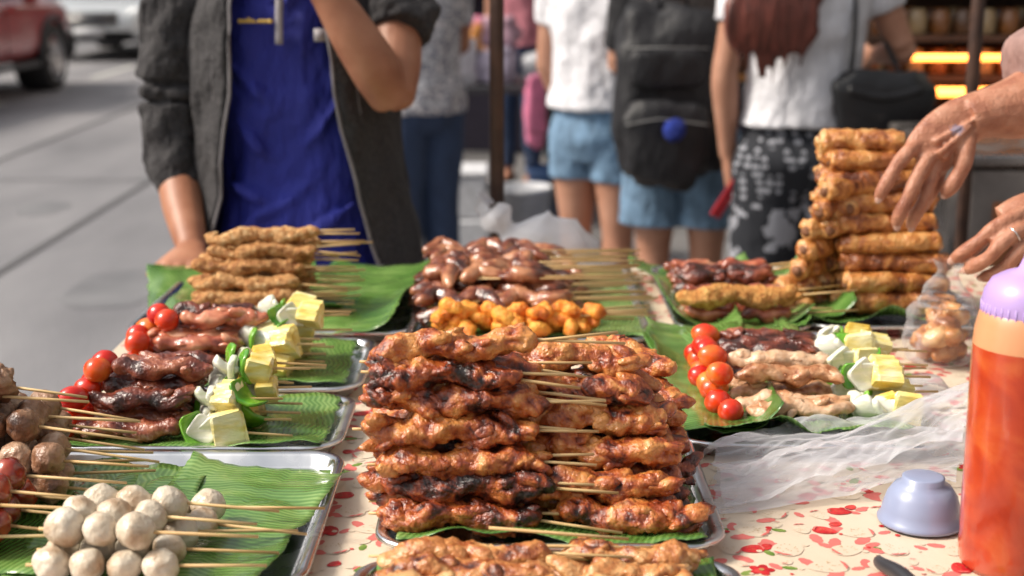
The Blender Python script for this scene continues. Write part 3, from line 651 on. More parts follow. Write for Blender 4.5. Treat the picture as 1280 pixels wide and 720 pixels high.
# ---------------------------------------------------------------- people
M_skin=mat('skin',[(.3,(.27,.105,.055)),(.5,(.35,.15,.085)),(.7,(.42,.20,.12))],scale=14,detail=7,rough=.5,sss=.08,bumps=[(250,.3,.001),(45,.3,.004)])
M_skin2=mat('skin_fair',[(.3,(.36,.165,.10)),(.7,(.46,.24,.16))],scale=10,detail=5,rough=.5)
M_skin3=mat('vendor_skin',[(.3,(.28,.10,.058)),(.5,(.40,.17,.10)),(.7,(.49,.24,.155))],scale=38,detail=10,rough=.46,sss=.08,bumps=[(330,.7,.0016),(110,.7,.0034)],spot=((.583,1.862,1.165),.0135,(.08,.15,.28)))
def cloth(name,c,sc=7,st=.7,var=.15,rough=.85,fine=True):
    return mat(name,[(.3,tuple(x*(1-var) for x in c)),(.7,tuple(min(1,x*(1+var)) for x in c))],scale=sc*3,detail=6,rough=rough,bumps=[(sc,st,.05),(sc*3,.35,.012)]+([(900,.3,.0006)] if fine else []),stretch=(1,1,.6))
M_hair=mat('black_hair',[(.3,(.012,.009,.008)),(.7,(.04,.026,.02))],scale=60,stretch=(1,1,.08),rough=.4,bumps=[(120,.6,.004)])
M_hairr=mat('auburn_hair',[(.3,(.035,.010,.007)),(.7,(.19,.050,.035))],scale=90,stretch=(1,1,.05),rough=.35,bumps=[(120,.8,.005)])
M_tee=cloth('white_cotton',(.62,.62,.66),8,1.0); M_denim=cloth('denim',(.13,.22,.33),9,.7,.35); M_jean=cloth('dark_jeans',(.025,.045,.10)); M_blk=cloth('black_cloth',(.010,.010,.013))
M_eye=plain('eye_white',(.8,.78,.75),.2); M_iris=plain('iris',(.02,.012,.01),.1); M_lip=plain('lips',(.45,.15,.13),.4)
def hand(mb,wr,d,n,side=1,curl=.5,s=1.0):
    wr=Vector(wr);d=Vector(d).normalized();n=Vector(n);n=(n-d*n.dot(d)).normalized();l=d.cross(n)*side
    loft(mb,[wr-d*.02,wr+d*.02*s,wr+d*.06*s,wr+d*.088*s],[(.019*s,.025*s),(.017*s,.031*s),(.014*s,.039*s),(.011*s,.037*s)],seg=14,n=8,ref=n)
    for i,Lf in enumerate((.072,.080,.074,.058)):
        b=wr+d*(.080-.005*abs(i-1))*s+l*(.028-.0185*i)*s; pts=[b-d*.015*s];r=[.009*s];ang=.1
        dirn=d+l*(.08-.06*i)
        p=b
        for k,fr in enumerate((.45,.3,.25)):
            pts.append(p.copy()); r.append((.0088-.0008*k)*s)
            q=dirn.normalized()*math.cos(ang)-n*math.sin(ang); p=p+q*Lf*fr*s; ang+=curl*(1.1 if k==0 else .8)
        pts.append(p); r.append(.0055*s)
        loft(mb,pts,r,seg=10,n=14,ref=n)
    b=wr+d*.022*s+l*.02*s; q=(d*.72+l*.62-n*.25).normalized()
    loft(mb,[b,b+q*.03*s,b+q*.055*s+d*.006,b+q*.075*s+d*.014*s],[.014*s,.0115*s,.0095*s,.006*s],seg=10,n=10,ref=n)
def torso(mb,g=0,z0=.80,z1=1.43,w=1.0):
    st=[(.74,.13,.10),(.82,.178,.128),(.88,.176,.128),(.92,.168,.124),(1.0,.150,.112),(1.12,.150,.110),(1.24,.165,.114),(1.32,.168,.102),(1.375,.125,.078),(1.41,.068,.062),(1.44,.055,.056)]
    P=[];Q=[]
    for z,a,b in st:
        if z0-.001<=z<=z1+.001: P.append((0,0,z));Q.append((a*w+g,b+g))
    loft(mb,P,Q,seg=24,n=30,ref=(1,0,0))
def person(name,pos,yaw,H=1.62,skin=M_skin2,top=M_tee,bottom=M_denim,short=.62,arms=None,sleeve=.55,hair=M_hair,longhair=None,hem=.88,w=1.0,legs=((.0,.0),(.0,.0)),loose=0,vox=.009,shoes=M_blk):
    s=H/1.65; root=empty(name,(pos[0],pos[1],0)); root.rotation_euler=(0,0,yaw); root.scale=(s,s,s)
    arms=arms or [((.175,0,1.335),(.205,-.02,1.07),(.21,.04,.84)),((-.175,0,1.335),(-.205,-.02,1.07),(-.21,.04,.84))]
    sk=MB(); lg=MB(); tp=MB(); bt=MB(); sh=MB()
    loft(sk,[(0,0,1.36),(0,.0,1.42),(0,.01,1.48)],[.06,.054,.05],seg=16)
    ball(sk,(0,.0,1.555),(.076,.094,.100)); ball(sk,(0,.028,1.49),(.055,.062,.062)); ball(sk,(0,.098,1.52),(.011,.016,.018)); 
    for e in(-1,1): ball(sk,(e*.078,-.005,1.535),(.009,.018,.030))
    for e,(hx,hy) in zip((1,-1),legs):
        hip=(e*.085,0,.82);kn=(e*.085+hx*.5,.012+hy*.5,.46);an=(e*.085+hx,-.012+hy,.075)
        md=lambda a,b,t:tuple(x+(y-x)*t for x,y in zip(a,b))
        loft(lg,[hip,md(hip,kn,.3),md(hip,kn,.75),kn,md(kn,an,.28),md(kn,an,.7),an,(an[0],an[1],.03)],[.088*w,.085*w,.064*w,.054,.059,.042,.034,.036],seg=16,n=26,ref=(0,1,0))
        loft(lg,[(an[0],an[1]-.05,.035),(an[0],an[1],.04),(an[0],an[1]+.09,.03),(an[0],an[1]+.16,.02)],[.025,.04,.038,.015],seg=12,n=12)
        loft(sh,[(an[0],an[1]-.075,.03),(an[0],an[1]-.04,.035),(an[0],an[1]+.09,.028),(an[0],an[1]+.18,.018)],[(.03,.03),(.035,.042),(.028,.045),(.012,.02)],seg=14,n=14)
        k=(short)
        if k<=.5:
            t=k*2; en=md(hip,kn,t); loft(bt,[(hip[0],hip[1],.84),md(hip,kn,t*.5),en],[.098*w+loose,.096*w+loose,.095*w+loose*1.5],seg=18,n=10,ref=(0,1,0))
        else:
            en=md(kn,an,(k-.5)*2); loft(bt,[hip,md(hip,kn,.4),kn,md(kn,en,.5),en],[.095*w+loose,.088*w+loose*1.3,.066+loose*1.6,.062+loose*1.6,.052+loose*1.4],seg=18,n=22,ref=(0,1,0))
    loft(bt,[(0,0,.74),(0,0,.82),(0,0,.90),(0,0,max(.93,hem+.03))],[(.11*w,.10),(.176*w+loose,.126+loose),(.160*w+loose*.5,.115),(.135*w,.098)],seg=22,n=14,ref=(1,0,0))
    for i,a in enumerate(arms):
        A,B,C=[Vector(x) for x in a[:3]]
        loft(sk,[A,A.lerp(B,.35),A.lerp(B,.85),B,B.lerp(C,.25),B.lerp(C,.75),C],[.046,.045,.038,.037,.038,.028,.024],seg=14,n=22)
        d=(C-B).normalized(); n=Vector(a[3]) if len(a)>3 else Vector((1 if i==0 else -1,0,.0)); hd=Vector(a[4]) if len(a)>4 else d
        hand(sk,C,hd,n,side=(1 if i==0 else -1)*(-1),curl=a[5] if len(a)>5 else .45,s=.95)
        t=sleeve
        loft(tp,[A+Vector((0,0,.01))-Vector((A.x*.35,0,0)),A,A.lerp(B,t*.5) if t<=1 else A.lerp(B,.6),A.lerp(B,t) if t<=1 else B]+([B.lerp(C,t-1)] if t>1 else []),[.066,.064,.060,.058]+([.045] if t>1 else []),seg=16,n=18)
    torso(tp,.020,z0=hem,w=w)
    o=obj(sk,'skin',[skin],root); remesh(o,.0065,3)
    o=obj(lg,'legs',[skin],root); remesh(o,.009,4)
    o=obj(tp,'shirt',[top],root); remesh(o,vox,4,.022,.09)
    o=obj(bt,'bottoms',[bottom],root); remesh(o,vox,3,.010,.08)
    o=obj(sh,'shoes',[shoes],root); remesh(o,.008,3)
    hb=MB(); ball(hb,(0,-.018,1.575),(.086,.094,.096)); ball(hb,(0,-.04,1.53),(.082,.07,.09))
    if longhair:
        x,zb=longhair
        loft(hb,[(0,-.05,1.58),(x*.4,-.09,1.45),(x*.8,-.125,1.33),(x,-.150,1.22),(x*1.05,-.155,zb+.06)],[(.085,.06),(.11,.05),(.128,.04),(.128,.030),(.105,.014)],seg=24,n=28,ref=(1,0,0),amp=.14,freq=14)
        for q in range(26):
            xo=x+R.uniform(-.12,.12); ze=zb+R.uniform(-.035,.05)+abs(xo-x)*.35
            loft(hb,[(xo*.75,-.14,1.36),(xo,-.160,1.22),(x+(xo-x)*.85+R.uniform(-.012,.012),-.157,ze)],[(.016,.012),(.015,.011),(.003,.003)],seg=8,n=12,ref=(1,0,0))
    o=obj(hb,'hair',[hair],root); remesh(o,.006,1)
    fb=MB()
    for e in(-1,1):
        ball(fb,(e*.031,.079,1.548),(.014,.010,.008),mat=0); ball(fb,(e*.031,.088,1.548),(.0055,.003,.0055),mat=1); loft(fb,[(e*.048,.080,1.566),(e*.031,.090,1.571),(e*.016,.091,1.567)],[.0025,.004,.003],seg=8,n=8,mat=1)
    loft(fb,[(-.024,.083,1.487),(0,.092,1.489),(.024,.083,1.487)],[.002,.006,.002],seg=8,n=9,mat=2)
    obj(fb,'face',[M_eye,M_iris,M_lip],root)
    return root
w1=person('woman_in_white_shirt',(.285,4.8),-.6,1.60,top=M_tee,bottom=M_denim,short=.20,hem=.92,arms=[((.175,0,1.335),(.22,-.05,1.12),(.10,.14,1.12)),((-.175,0,1.335),(-.21,0,1.07),(-.18,.10,.86))],sleeve=.5)
w2=person('woman_with_backpack',(.535,4.45),-.1,1.62,top=M_blk,bottom=M_denim,short=.34,hem=.92,arms=[((.175,0,1.335),(.21,.04,1.08),(.12,.2,1.12)),((-.175,0,1.335),(-.21,.05,1.08),(-.12,.2,1.12))],sleeve=.8,loose=.014,longhair=(0,1.2))
def pantsmat():
    m=mat('patterned_cotton',(.5,.5,.5),rough=.85); nt=m.node_tree;N=nt.nodes;L=nt.links;b=N['Principled BSDF']
    tc=N.new('ShaderNodeTexCoord');sp=N.new('ShaderNodeSeparateXYZ');L.new(tc.outputs['Object'],sp.inputs[0])
    v=N.new('ShaderNodeTexVoronoi');v.inputs['Scale'].default_value=40;mp=N.new('ShaderNodeMapping');mp.inputs['Scale'].default_value=(1,.8,.45);L.new(tc.outputs['Object'],mp.inputs[0]);L.new(mp.outputs[0],v.inputs['Vector'])
    wv=N.new('ShaderNodeTexWave');wv.inputs['Scale'].default_value=14;wv.inputs['Distortion'].default_value=2;wv.bands_direction='Z';L.new(tc.outputs['Object'],wv.inputs['Vector'])
    n2=N.new('ShaderNodeTexNoise');n2.inputs['Scale'].default_value=15;n2.inputs['Detail'].default_value=5;L.new(tc.outputs['Object'],n2.inputs['Vector'])
    g=N.new('ShaderNodeMath');g.operation='GREATER_THAN';g.inputs[1].default_value=.70;L.new(sp.outputs[2],g.inputs[0])
    lt=N.new('ShaderNodeMath');lt.operation='LESS_THAN';lt.inputs[1].default_value=.42;L.new(v.outputs['Distance'],lt.inputs[0])
    wl=N.new('ShaderNodeMath');wl.operation='MULTIPLY';L.new(wv.outputs['Fac'],wl.inputs[0]);L.new(lt.outputs[0],wl.inputs[1])
    el=N.new('ShaderNodeMath');el.operation='GREATER_THAN';el.inputs[1].default_value=.57;L.new(n2.outputs['Fac'],el.inputs[0])
    mx=N.new('ShaderNodeMix');L.new(g.outputs[0],mx.inputs[0]);L.new(el.outputs[0],mx.inputs[2]);L.new(wl.outputs[0],mx.inputs[3])
    r=N.new('ShaderNodeValToRGB');r.color_ramp.elements[0].color=(.010,.012,.018,1);r.color_ramp.elements[1].color=(.30,.31,.35,1);L.new(mx.outputs[0],r.inputs[0]);L.new(r.outputs[0],b.inputs['Base Color'])
    return m
w3=person('woman_with_shoulder_bag',(.815,4.0),.05,1.66,top=M_tee,bottom=pantsmat(),short=.98,loose=.02,hem=.92,arms=[((.175,0,1.335),(.265,-.03,1.13),(.24,.18,1.10)),((-.175,0,1.335),(-.225,-.01,1.07),(-.20,.03,.83),(-1,0,0),(.1,.1,-1),.7)],sleeve=.5,hair=M_hairr,longhair=(-.135,1.075),w=.95)
mb=MB(); box(mb,(-.016,-.004,-.06),(.016,.004,.06),0,b=.002); o=obj(mb,'mobile_phone',[plain('phone_red',(.38,.02,.03),.25)],smooth=False); o.location=(.605,3.98,.72); o.rotation_euler=(.2,.5,.3)
def roundbox(mb,c,h,p=.35,mat=0,rot=(0,0,0),amp=0,nu=28,nv=20): ball(mb,c,h,rot,nu,nv,mat,.5,amp,14,2,p)
M_leather=plain('black_leather',(.009,.009,.011),.4,bumps=[(30,.3,.01)])
mb=MB(); roundbox(mb,(1.00,3.88,.985),(.135,.05,.10),.5,amp=.2)
loft(mb,[(.915,3.88,1.06),(.92,3.87,1.2),(.925,3.93,1.36),(.95,4.03,1.38),(1.0,4.03,1.25),(1.07,3.93,1.06)],[(.006,.013)]*6,seg=8,n=40,ref=(1,0,0))
loft(mb,[(.90,3.83,1.04),(1.0,3.825,1.02),(1.10,3.83,1.04)],[(.012,.004)]*3,seg=8,n=12)
obj(mb,'shoulder_bag',[M_leather])
bp=empty('backpack'); mb=MB(); BX=.47
roundbox(mb,(BX,4.27,.985),(.165,.105,.265),.55,amp=.15); roundbox(mb,(BX-.02,4.155,.86),(.125,.05,.12),.55,amp=.15); roundbox(mb,(BX-.02,4.165,1.07),(.11,.03,.06),.5,amp=.1)
for e in(-1,1): loft(mb,[(BX+e*.10,4.36,.82),(BX+.05+e*.16,4.48,.98),(BX+.06+e*.13,4.56,1.2),(BX+.05+e*.10,4.48,1.37),(BX+e*.07,4.34,1.2)],[(.024,.006)]*5,seg=8,n=24,ref=(1,0,0))
loft(mb,[(BX-.03,4.27,1.22),(BX-.03,4.25,1.27),(BX+.04,4.25,1.27),(BX+.04,4.27,1.22)],[.006]*4,seg=8,n=14)
obj(mb,'bag',[cloth('backpack_nylon',(.008,.008,.011),9,.5,rough=.6)],bp)
mb=MB(); loft(mb,[(BX-.14,4.105,.915),(BX-.06,4.105,.93),(BX-.02,4.105,.93),(BX+.1,4.105,.915)],[.0025]*4,seg=6,n=14,mat=0); loft(mb,[(BX-.13,4.17,1.13),(BX-.02,4.12,1.135),(BX+.1,4.17,1.13)],[.002]*3,seg=6,n=14,mat=0)
obj(mb,'zips',[plain('zip_grey',(.2,.2,.2),.4)],bp)
mb=MB(); ball(mb,(.465,4.07,.905),.032,nu=24,nv=16,amp=.25,freq=120); obj(mb,'pompom',[mat('blue_fluff',[(.3,(.004,.015,.18)),(.7,(.015,.05,.42))],scale=80,rough=.8,bumps=[(300,1,.01)])],bp)
M_flor=mat('printed_apron',[(.42,(.5,.5,.53)),(.5,(.08,.09,.14)),(.58,(.56,.54,.56))],scale=34,detail=4,rough=.8)
person('stallholder',(-.36,5.7),.5,1.58,skin=M_skin,top=M_flor,bottom=M_jean,short=.95,loose=.01,sleeve=.6,hem=.82,arms=[((.175,0,1.335),(.22,.06,1.09),(.16,.24,1.02)),((-.175,0,1.335),(-.21,.05,1.08),(-.15,.24,1.0))])
person('shopper',(.05,8.9),2.8,1.62,top=cloth('pink_cotton',(.50,.18,.22)),bottom=M_jean,short=.95)
person('shopper',(.62,7.6),.2,1.68,top=M_tee,bottom=M_blk,short=.95,sleeve=.7)
person('shopper',(1.35,6.6),-.3,1.68,top=cloth('grey_cotton',(.12,.12,.15)),bottom=M_jean,short=.95)

# --- the man facing us
man=empty('man_in_grey_jacket'); CX=-.405;CYm=2.66
M_shirt=mat('blue_polo',[(.3,(.010,.014,.19)),(.7,(.018,.027,.30))],scale=5,detail=4,rough=.75,bumps=[(9,1.0,.06),(26,.4,.012),(1200,.25,.0004)],stretch=(1,1,.45))
M_jkt=mat('grey_fleece',[(.3,(.022,.021,.024)),(.7,(.050,.047,.049))],scale=180,detail=4,rough=.95,bumps=[(10,1,.06),(34,.5,.014),(900,.4,.001)],stretch=(1,1,.7))
sh=MB(); st=[(.815,.168,.118),(.86,.166,.120),(.95,.156,.116),(1.05,.152,.114),(1.18,.165,.118),(1.29,.172,.112),(1.345,.14,.085),(1.385,.075,.066),(1.40,.065,.06)]
loft(sh,[(CX+.012*(1.2-z),CYm,z) for z,_,_ in st],[(a,b) for _,a,b in st],seg=32,n=40,ref=(1,0,0))
loft(sh,[(CX-.065,CYm-.03,1.40),(CX-.045,CYm-.085,1.365),(CX-.012,CYm-.115,1.31)],[(.012,.02),(.01,.024),(.004,.008)],seg=10,n=10,ref=(0,-1,0))
loft(sh,[(CX+.065,CYm-.03,1.40),(CX+.045,CYm-.085,1.365),(CX+.014,CYm-.115,1.31)],[(.012,.02),(.01,.024),(.004,.008)],seg=10,n=10,ref=(0,-1,0))
for (x0,z0,x1,z1) in((-.10,.90,.06,1.00),(-.02,.86,.12,.95),(-.09,1.10,-.01,1.02),(.10,1.14,.02,1.04),(-.11,.99,-.02,.95),(-.10,1.20,.0,1.12)):
    loft(sh,[(CX+x0,CYm-.104,z0),(CX+(x0+x1)/2,CYm-.114,(z0+z1)/2-.006),(CX+x1,CYm-.106,z1)],[.004,.012,.004],seg=8,n=12)
o=obj(sh,'polo_shirt',[M_shirt],man); remesh(o,.006,3,.028,.10)
def jshell():
    mb=MB();vs=[];fs=[]
    J=[(.795,.215,.155,.86,.010),(.86,.206,.155,.80,.008),(.95,.196,.150,.72,.004),(1.05,.188,.146,.62,0),(1.15,.187,.142,.53,0),(1.25,.190,.137,.48,0),(1.31,.185,.124,.46,0),(1.35,.145,.100,.50,0),(1.385,.098,.082,.62,0),(1.43,.088,.080,.75,0)]
    J=cat([list(j) for j in J],60);n=72
    for i,(z,a,b,op,ox) in enumerate(J):
        for k in range(n+1):
            u=k/n; th=op+(2*math.pi-2*op)*u
            x=a*math.sin(th);y=-b*math.cos(th)
            q=Vector((x*9,y*9,z*6)); f=1+.08*noise.noise(q)+.05*noise.noise(q*2.7)
            y2=y*f-.012*(1-min(u,1-u)*14 if min(u,1-u)<1/14 else 0)
            dz=-.02*(math.sin(math.pi*u))*(z<.82)
            vs.append((CX+ox+.02*(1.15-z)*(1 if x>0 else -.2)+x*f,CYm+y2,z+dz))
    for i in range(len(J)-1):
        for k in range(n):
            a_=i*(n+1)+k; fs.append((a_,a_+1,a_+n+2,a_+n+1))
    mb.add(vs,fs); return mb,vs,n,len(J)
jm,jv,n_,nj=jshell(); o=obj(jm,'jacket_body',[M_jkt],man); m=o.modifiers.new('t','SOLIDIFY');m.thickness=.009;m.offset=1
zp=MB()
for e in(0,n_):
    loft(zp,[Vector(jv[i*(n_+1)+e])+Vector((0,-.007,0)) for i in range(0,nj,2)],[(.0032,.0032)]*len(range(0,nj,2)),seg=6,mat=0)
    hp=[Vector(jv[i*(n_+1)+(e+ (3 if e==0 else -3))])+Vector((0,-.010,0)) for i in range(0,nj,2)]
    loft(zp,hp,[.0012]*len(hp),seg=6,mat=0)
obj(zp,'zip',[plain('zip_tape',(.18,.17,.18),.5)],man)
sl_=MB()
loft(sl_,[(CX-.12,CYm,1.325),(CX-.19,CYm,1.31),(CX-.222,CYm-.005,1.22),(CX-.228,CYm-.01,1.10),(CX-.225,CYm-.02,1.03),(CX-.215,CYm-.03,.985),(CX-.21,CYm-.035,.965)],[.06,.070,.064,.057,.057,.052,.045],seg=26,n=50,amp=.20,freq=22,seed=4)
for k in range(3): loft(sl_,[(CX-.218+.006*k,CYm-.022-.005*k,1.005-.016*k),(CX-.214+.006*k,CYm-.024-.005*k,.993-.016*k)],[.054-.002*k,.053-.002*k],seg=20,n=5,amp=.12,freq=30,seed=k)
loft(sl_,[(CX+.10,CYm,1.325),(CX+.17,CYm-.01,1.325),(CX+.205,CYm-.06,1.28),(CX+.205,CYm-.09,1.25)],[.06,.070,.062,.056],seg=22,n=26,amp=.18,freq=24,seed=6)
ball(sl_,(CX,CYm+.09,1.37),(.11,.05,.07),(.3,0,0)); 
o=obj(sl_,'jacket_sleeves_and_hood',[M_jkt],man); remesh(o,.006,2,.018,.05)
ms=MB()
loft(ms,[(CX-.222,CYm-.005,1.12),(CX-.215,CYm-.03,1.0),(CX-.200,CYm-.08,.945),(CX-.168,CYm-.17,.885),(CX-.162,CYm-.185,.878)],[.040,.040,.039,.028,.026],seg=16,n=24)
hand(ms,(CX-.162,CYm-.19,.880),(.1,-1,-.10),(0,0,1),side=1,curl=.35,s=1.0)
E=(CX+.195,CYm-.16,1.142); Wt=(CX+.06,CYm-.20,1.36)
loft(ms,[(CX+.19,CYm-.04,1.30),(CX+.20,CYm-.10,1.21),E],[.048,.045,.040],seg=16,n=16)
loft(ms,[(E[0]-.002,E[1]+.008,E[2]-.006),(E[0]-.022,E[1]-.014,E[2]+.045),(E[0]-.06,E[1]-.028,E[2]+.11),(E[0]-.105,E[1]-.035,E[2]+.185),Wt],[.034,.044,.041,.031,.027],seg=16,n=20)
hand(ms,(CX+.06,CYm-.20,1.37),(-.12,.35,1),(.2,-1,.3),side=-1,curl=.5,s=1.02)
loft(ms,[(CX,CYm,1.34),(CX,CYm-.005,1.40),(CX,CYm-.01,1.46)],[.062,.057,.053],seg=16)
ball(ms,(CX,CYm-.01,1.555),(.078,.096,.104)); ball(ms,(CX,CYm-.04,1.485),(.058,.062,.06)); ball(ms,(CX,CYm-.108,1.515),(.013,.016,.019))
for e in(-1,1): ball(ms,(CX+e*.08,CYm,1.535),(.009,.018,.03))
o=obj(ms,'skin',[M_skin],man); remesh(o,.0055,4)
hb=MB(); ball(hb,(CX,CYm+.016,1.58),(.087,.096,.098)); ball(hb,(CX,CYm+.04,1.53),(.082,.065,.08)); o=obj(hb,'hair',[M_hair],man); remesh(o,.008,2)
fb=MB()
for e in(-1,1):
    ball(fb,(CX+e*.031,CYm-.088,1.548),(.014,.010,.008),mat=0); ball(fb,(CX+e*.031,CYm-.098,1.548),(.0055,.003,.0055),mat=1); loft(fb,[(CX+e*.05,CYm-.09,1.566),(CX+e*.031,CYm-.102,1.571),(CX+e*.015,CYm-.103,1.567)],[.003,.005,.003],seg=8,n=8,mat=1)
loft(fb,[(CX-.025,CYm-.094,1.483),(CX,CYm-.104,1.485),(CX+.025,CYm-.094,1.483)],[.002,.006,.002],seg=8,n=9,mat=2)
obj(fb,'face',[M_eye,M_iris,M_lip],man)
lg=MB()
loft(lg,[(CX,CYm,.74),(CX,CYm,.80),(CX,CYm,.86),(CX,CYm,.90)],[(.12,.10),(.158,.108),(.145,.098),(.13,.09)],seg=22,n=12,ref=(1,0,0))
for e in(-1,1):
    loft(lg,[(CX+e*.080,CYm,.82),(CX+e*.088,CYm,.65),(CX+e*.10,CYm-.015,.46),(CX+e*.105,CYm,.25),(CX+e*.11,CYm,.05)],[.085,.086,.07,.062,.055],seg=18,n=24,ref=(0,1,0))
o=obj(lg,'jeans',[M_jean],man); remesh(o,.009,3,.006,.07)
s_=MB()
for e in(-1,1): loft(s_,[(CX+e*.11,CYm+.08,.035),(CX+e*.11,CYm+.04,.045),(CX+e*.115,CYm-.08,.032),(CX+e*.12,CYm-.19,.02)],[(.035,.035),(.045,.045),(.032,.048),(.012,.02)],seg=14,n=14)
o=obj(s_,'shoes',[M_blk],man); remesh(o,.008,3)
dm=MB()
loft(dm,[(CX+.0,CYm-.118,1.345),(CX-.002,CYm-.128,1.30),(CX-.004,CYm-.130,1.235)],[(.004,.007)]*3,seg=8,n=10,ref=(0,-1,0),mat=1)
xx=CX-.075
for k,(wd,ht) in enumerate(((.006,.006),(.006,.006),(.004,.009),(.006,.006),(.003,.003),(.006,.006),(.006,.006),(.009,.006))):
    box(dm,(xx,CYm-.126-.0013*k,1.272),(xx+wd,CYm-.118-.0013*k,1.272+ht),0); xx+=wd+.0022
box(dm,(CX+.058,CYm-.134,1.24),(CX+.078,CYm-.118,1.262),1)
obj(dm,'shirt_trim',[plain('yellow_thread',(.75,.5,.08),.6),plain('placket_grey',(.30,.28,.30),.6)],man)
# ---------------------------------------------------------------- vendor on the right (arms in picture)
ven=empty('vendor_woman'); vm=MB()
def F(pts,rad,n=18): loft(vm,pts,rad,seg=16,n=n,ref=(.2,1,.1))
F([(.93,2.05,1.30),(.84,1.98,1.262),(.76,1.94,1.220),(.69,1.915,1.190),(.635,1.90,1.181),(.605,1.895,1.173)],[.058,.056,.054,.046,.034,.030],30)
loft(vm,[(.63,1.90,1.183),(.60,1.893,1.170),(.572,1.885,1.150),(.552,1.88,1.128),(.543,1.878,1.118)],[(.021,.030),(.020,.034),(.017,.037),(.014,.036),(.011,.030)],seg=20,n=14,ref=(.15,-1,.2))
FN=[]
def fing(pts,r0):
    rad=[r0*.95,r0*1.0,r0*1.02,r0*.90,r0*.97,r0*.84,r0*.52]
    loft(vm,pts,rad,seg=16,n=30,ref=(.15,-1,.2)); FN.append(pts)
    for i,q in((2,1.04),(4,.98)): ball(vm,pts[i],r0*q,nu=12,nv=8)
fing([(.560,1.885,1.152),(.538,1.878,1.143),(.516,1.868,1.125),(.503,1.862,1.109),(.494,1.860,1.092),(.487,1.860,1.078),(.484,1.861,1.068)],.0100)
fing([(.562,1.878,1.135),(.545,1.866,1.118),(.530,1.856,1.092),(.521,1.852,1.073),(.514,1.854,1.055),(.511,1.858,1.042),(.511,1.860,1.032)],.0102)
fing([(.570,1.882,1.128),(.560,1.872,1.108),(.551,1.866,1.082),(.544,1.864,1.064),(.537,1.868,1.048),(.534,1.872,1.036),(.534,1.874,1.028)],.0096)
fing([(.578,1.890,1.125),(.573,1.886,1.105),(.566,1.884,1.084),(.560,1.886,1.070),(.554,1.889,1.058),(.551,1.892,1.050),(.550,1.894,1.044)],.0083)
fing([(.604,1.885,1.165),(.601,1.872,1.145),(.596,1.864,1.122),(.590,1.862,1.105),(.583,1.862,1.092),(.576,1.864,1.081),(.572,1.866,1.074)],.0116)
for a,b in(((.607,1.868,1.176),(.556,1.866,1.146)),((.604,1.866,1.168),(.560,1.858,1.132)),((.600,1.868,1.160),(.568,1.862,1.124))):
    loft(vm,[a,b],[.002,.0046],seg=8,n=6); 
loft(vm,[(.80,1.80,1.075),(.74,1.805,1.065),(.70,1.80,1.062),(.665,1.795,1.055),(.635,1.79,1.043)],[(.030,.034),(.024,.031),(.019,.036),(.016,.038),(.012,.034)],seg=20,n=20,ref=(.1,-1,.75))
F([(.98,1.98,1.18),(.92,1.90,1.12),(.86,1.84,1.09),(.80,1.80,1.075)],[.05,.048,.040,.032],20)
fing([(.655,1.780,1.068),(.632,1.772,1.062),(.608,1.768,1.048),(.594,1.770,1.034),(.580,1.776,1.020),(.570,1.784,1.009),(.564,1.790,1.002)],.0098)
fing([(.655,1.770,1.052),(.632,1.758,1.045),(.612,1.752,1.030),(.602,1.754,1.016),(.592,1.764,1.004),(.584,1.774,.996),(.580,1.780,.992)],.0099)
fing([(.662,1.768,1.038),(.645,1.756,1.028),(.630,1.752,1.013),(.622,1.756,1.000),(.612,1.766,.990),(.605,1.776,.985),(.602,1.782,.982)],.0094)
fing([(.672,1.772,1.026),(.660,1.762,1.014),(.648,1.760,1.000),(.641,1.764,.990),(.633,1.772,.982),(.627,1.780,.978),(.624,1.786,.976)],.0084)
fing([(.690,1.815,1.065),(.668,1.825,1.055),(.640,1.828,1.040),(.620,1.824,1.028),(.602,1.816,1.016),(.588,1.808,1.006),(.580,1.802,1.0)],.0110)
o=obj(vm,'arms_and_hands',[M_skin3],ven); remesh(o,.0026,2)
nm=MB()
for pts in FN:
    a=Vector(pts[-2]);b=Vector(pts[-1]);d=(b-a).normalized();up=Vector((-.1,-1,.35));up=(up-d*up.dot(d)).normalized()
    c=b-d*.004+up*.0052
    mm=Matrix((d,d.cross(up),-up)).transposed(); e=mm.to_euler()
    ball(nm,c,(.0065,.0048,.0016),e,12,8)
obj(nm,'fingernails',[plain('nail',(.56,.33,.26),.2,coat=.3)],ven)
rg=MB(); c=Vector((.6305,1.756,1.043)); d=Vector((-.8,-.15,-.55)).normalized();a=d.cross(Vector((0,1,0))).normalized();b=d.cross(a)
pts=[c+(a*math.cos(t)+b*math.sin(t))*.0110 for t in [k*math.pi/10 for k in range(21)]]; loft(rg,pts,[(.0011,.0011)]*21,seg=8,ref=d); obj(rg,'ring',[plain('silver',(.8,.8,.8),.15,metal=1)],ven)
sm=MB(); loft(sm,[(1.12,2.12,1.34),(1.0,2.08,1.325),(.90,2.03,1.295),(.80,1.965,1.265),(.74,1.940,1.250),(.700,1.930,1.243),(.675,1.925,1.240)],[.08,.078,.072,.066,.056,.048,.042],seg=22,n=36,amp=.16,freq=26)
loft(sm,[(1.12,2.12,1.34),(1.02,2.02,1.20),(.95,1.94,1.15)],[.072,.066,.062],seg=20,n=20,amp=.1,freq=26)
VX,VY=1.20,2.14
loft(sm,[(VX,VY,.80),(VX,VY,.92),(VX,VY,1.02),(VX,VY,1.24),(VX,VY,1.34),(VX,VY,1.39),(VX,VY,1.42)],[(.12,.18),(.12,.17),(.11,.155),(.12,.18),(.11,.18),(.08,.11),(.055,.06)],seg=24,n=26,ref=(1,0,0))
o=obj(sm,'blouse',[cloth('beige_rose_cotton',(.30,.18,.16),12,.6)],ven); remesh(o,.006,2,.012,.05)
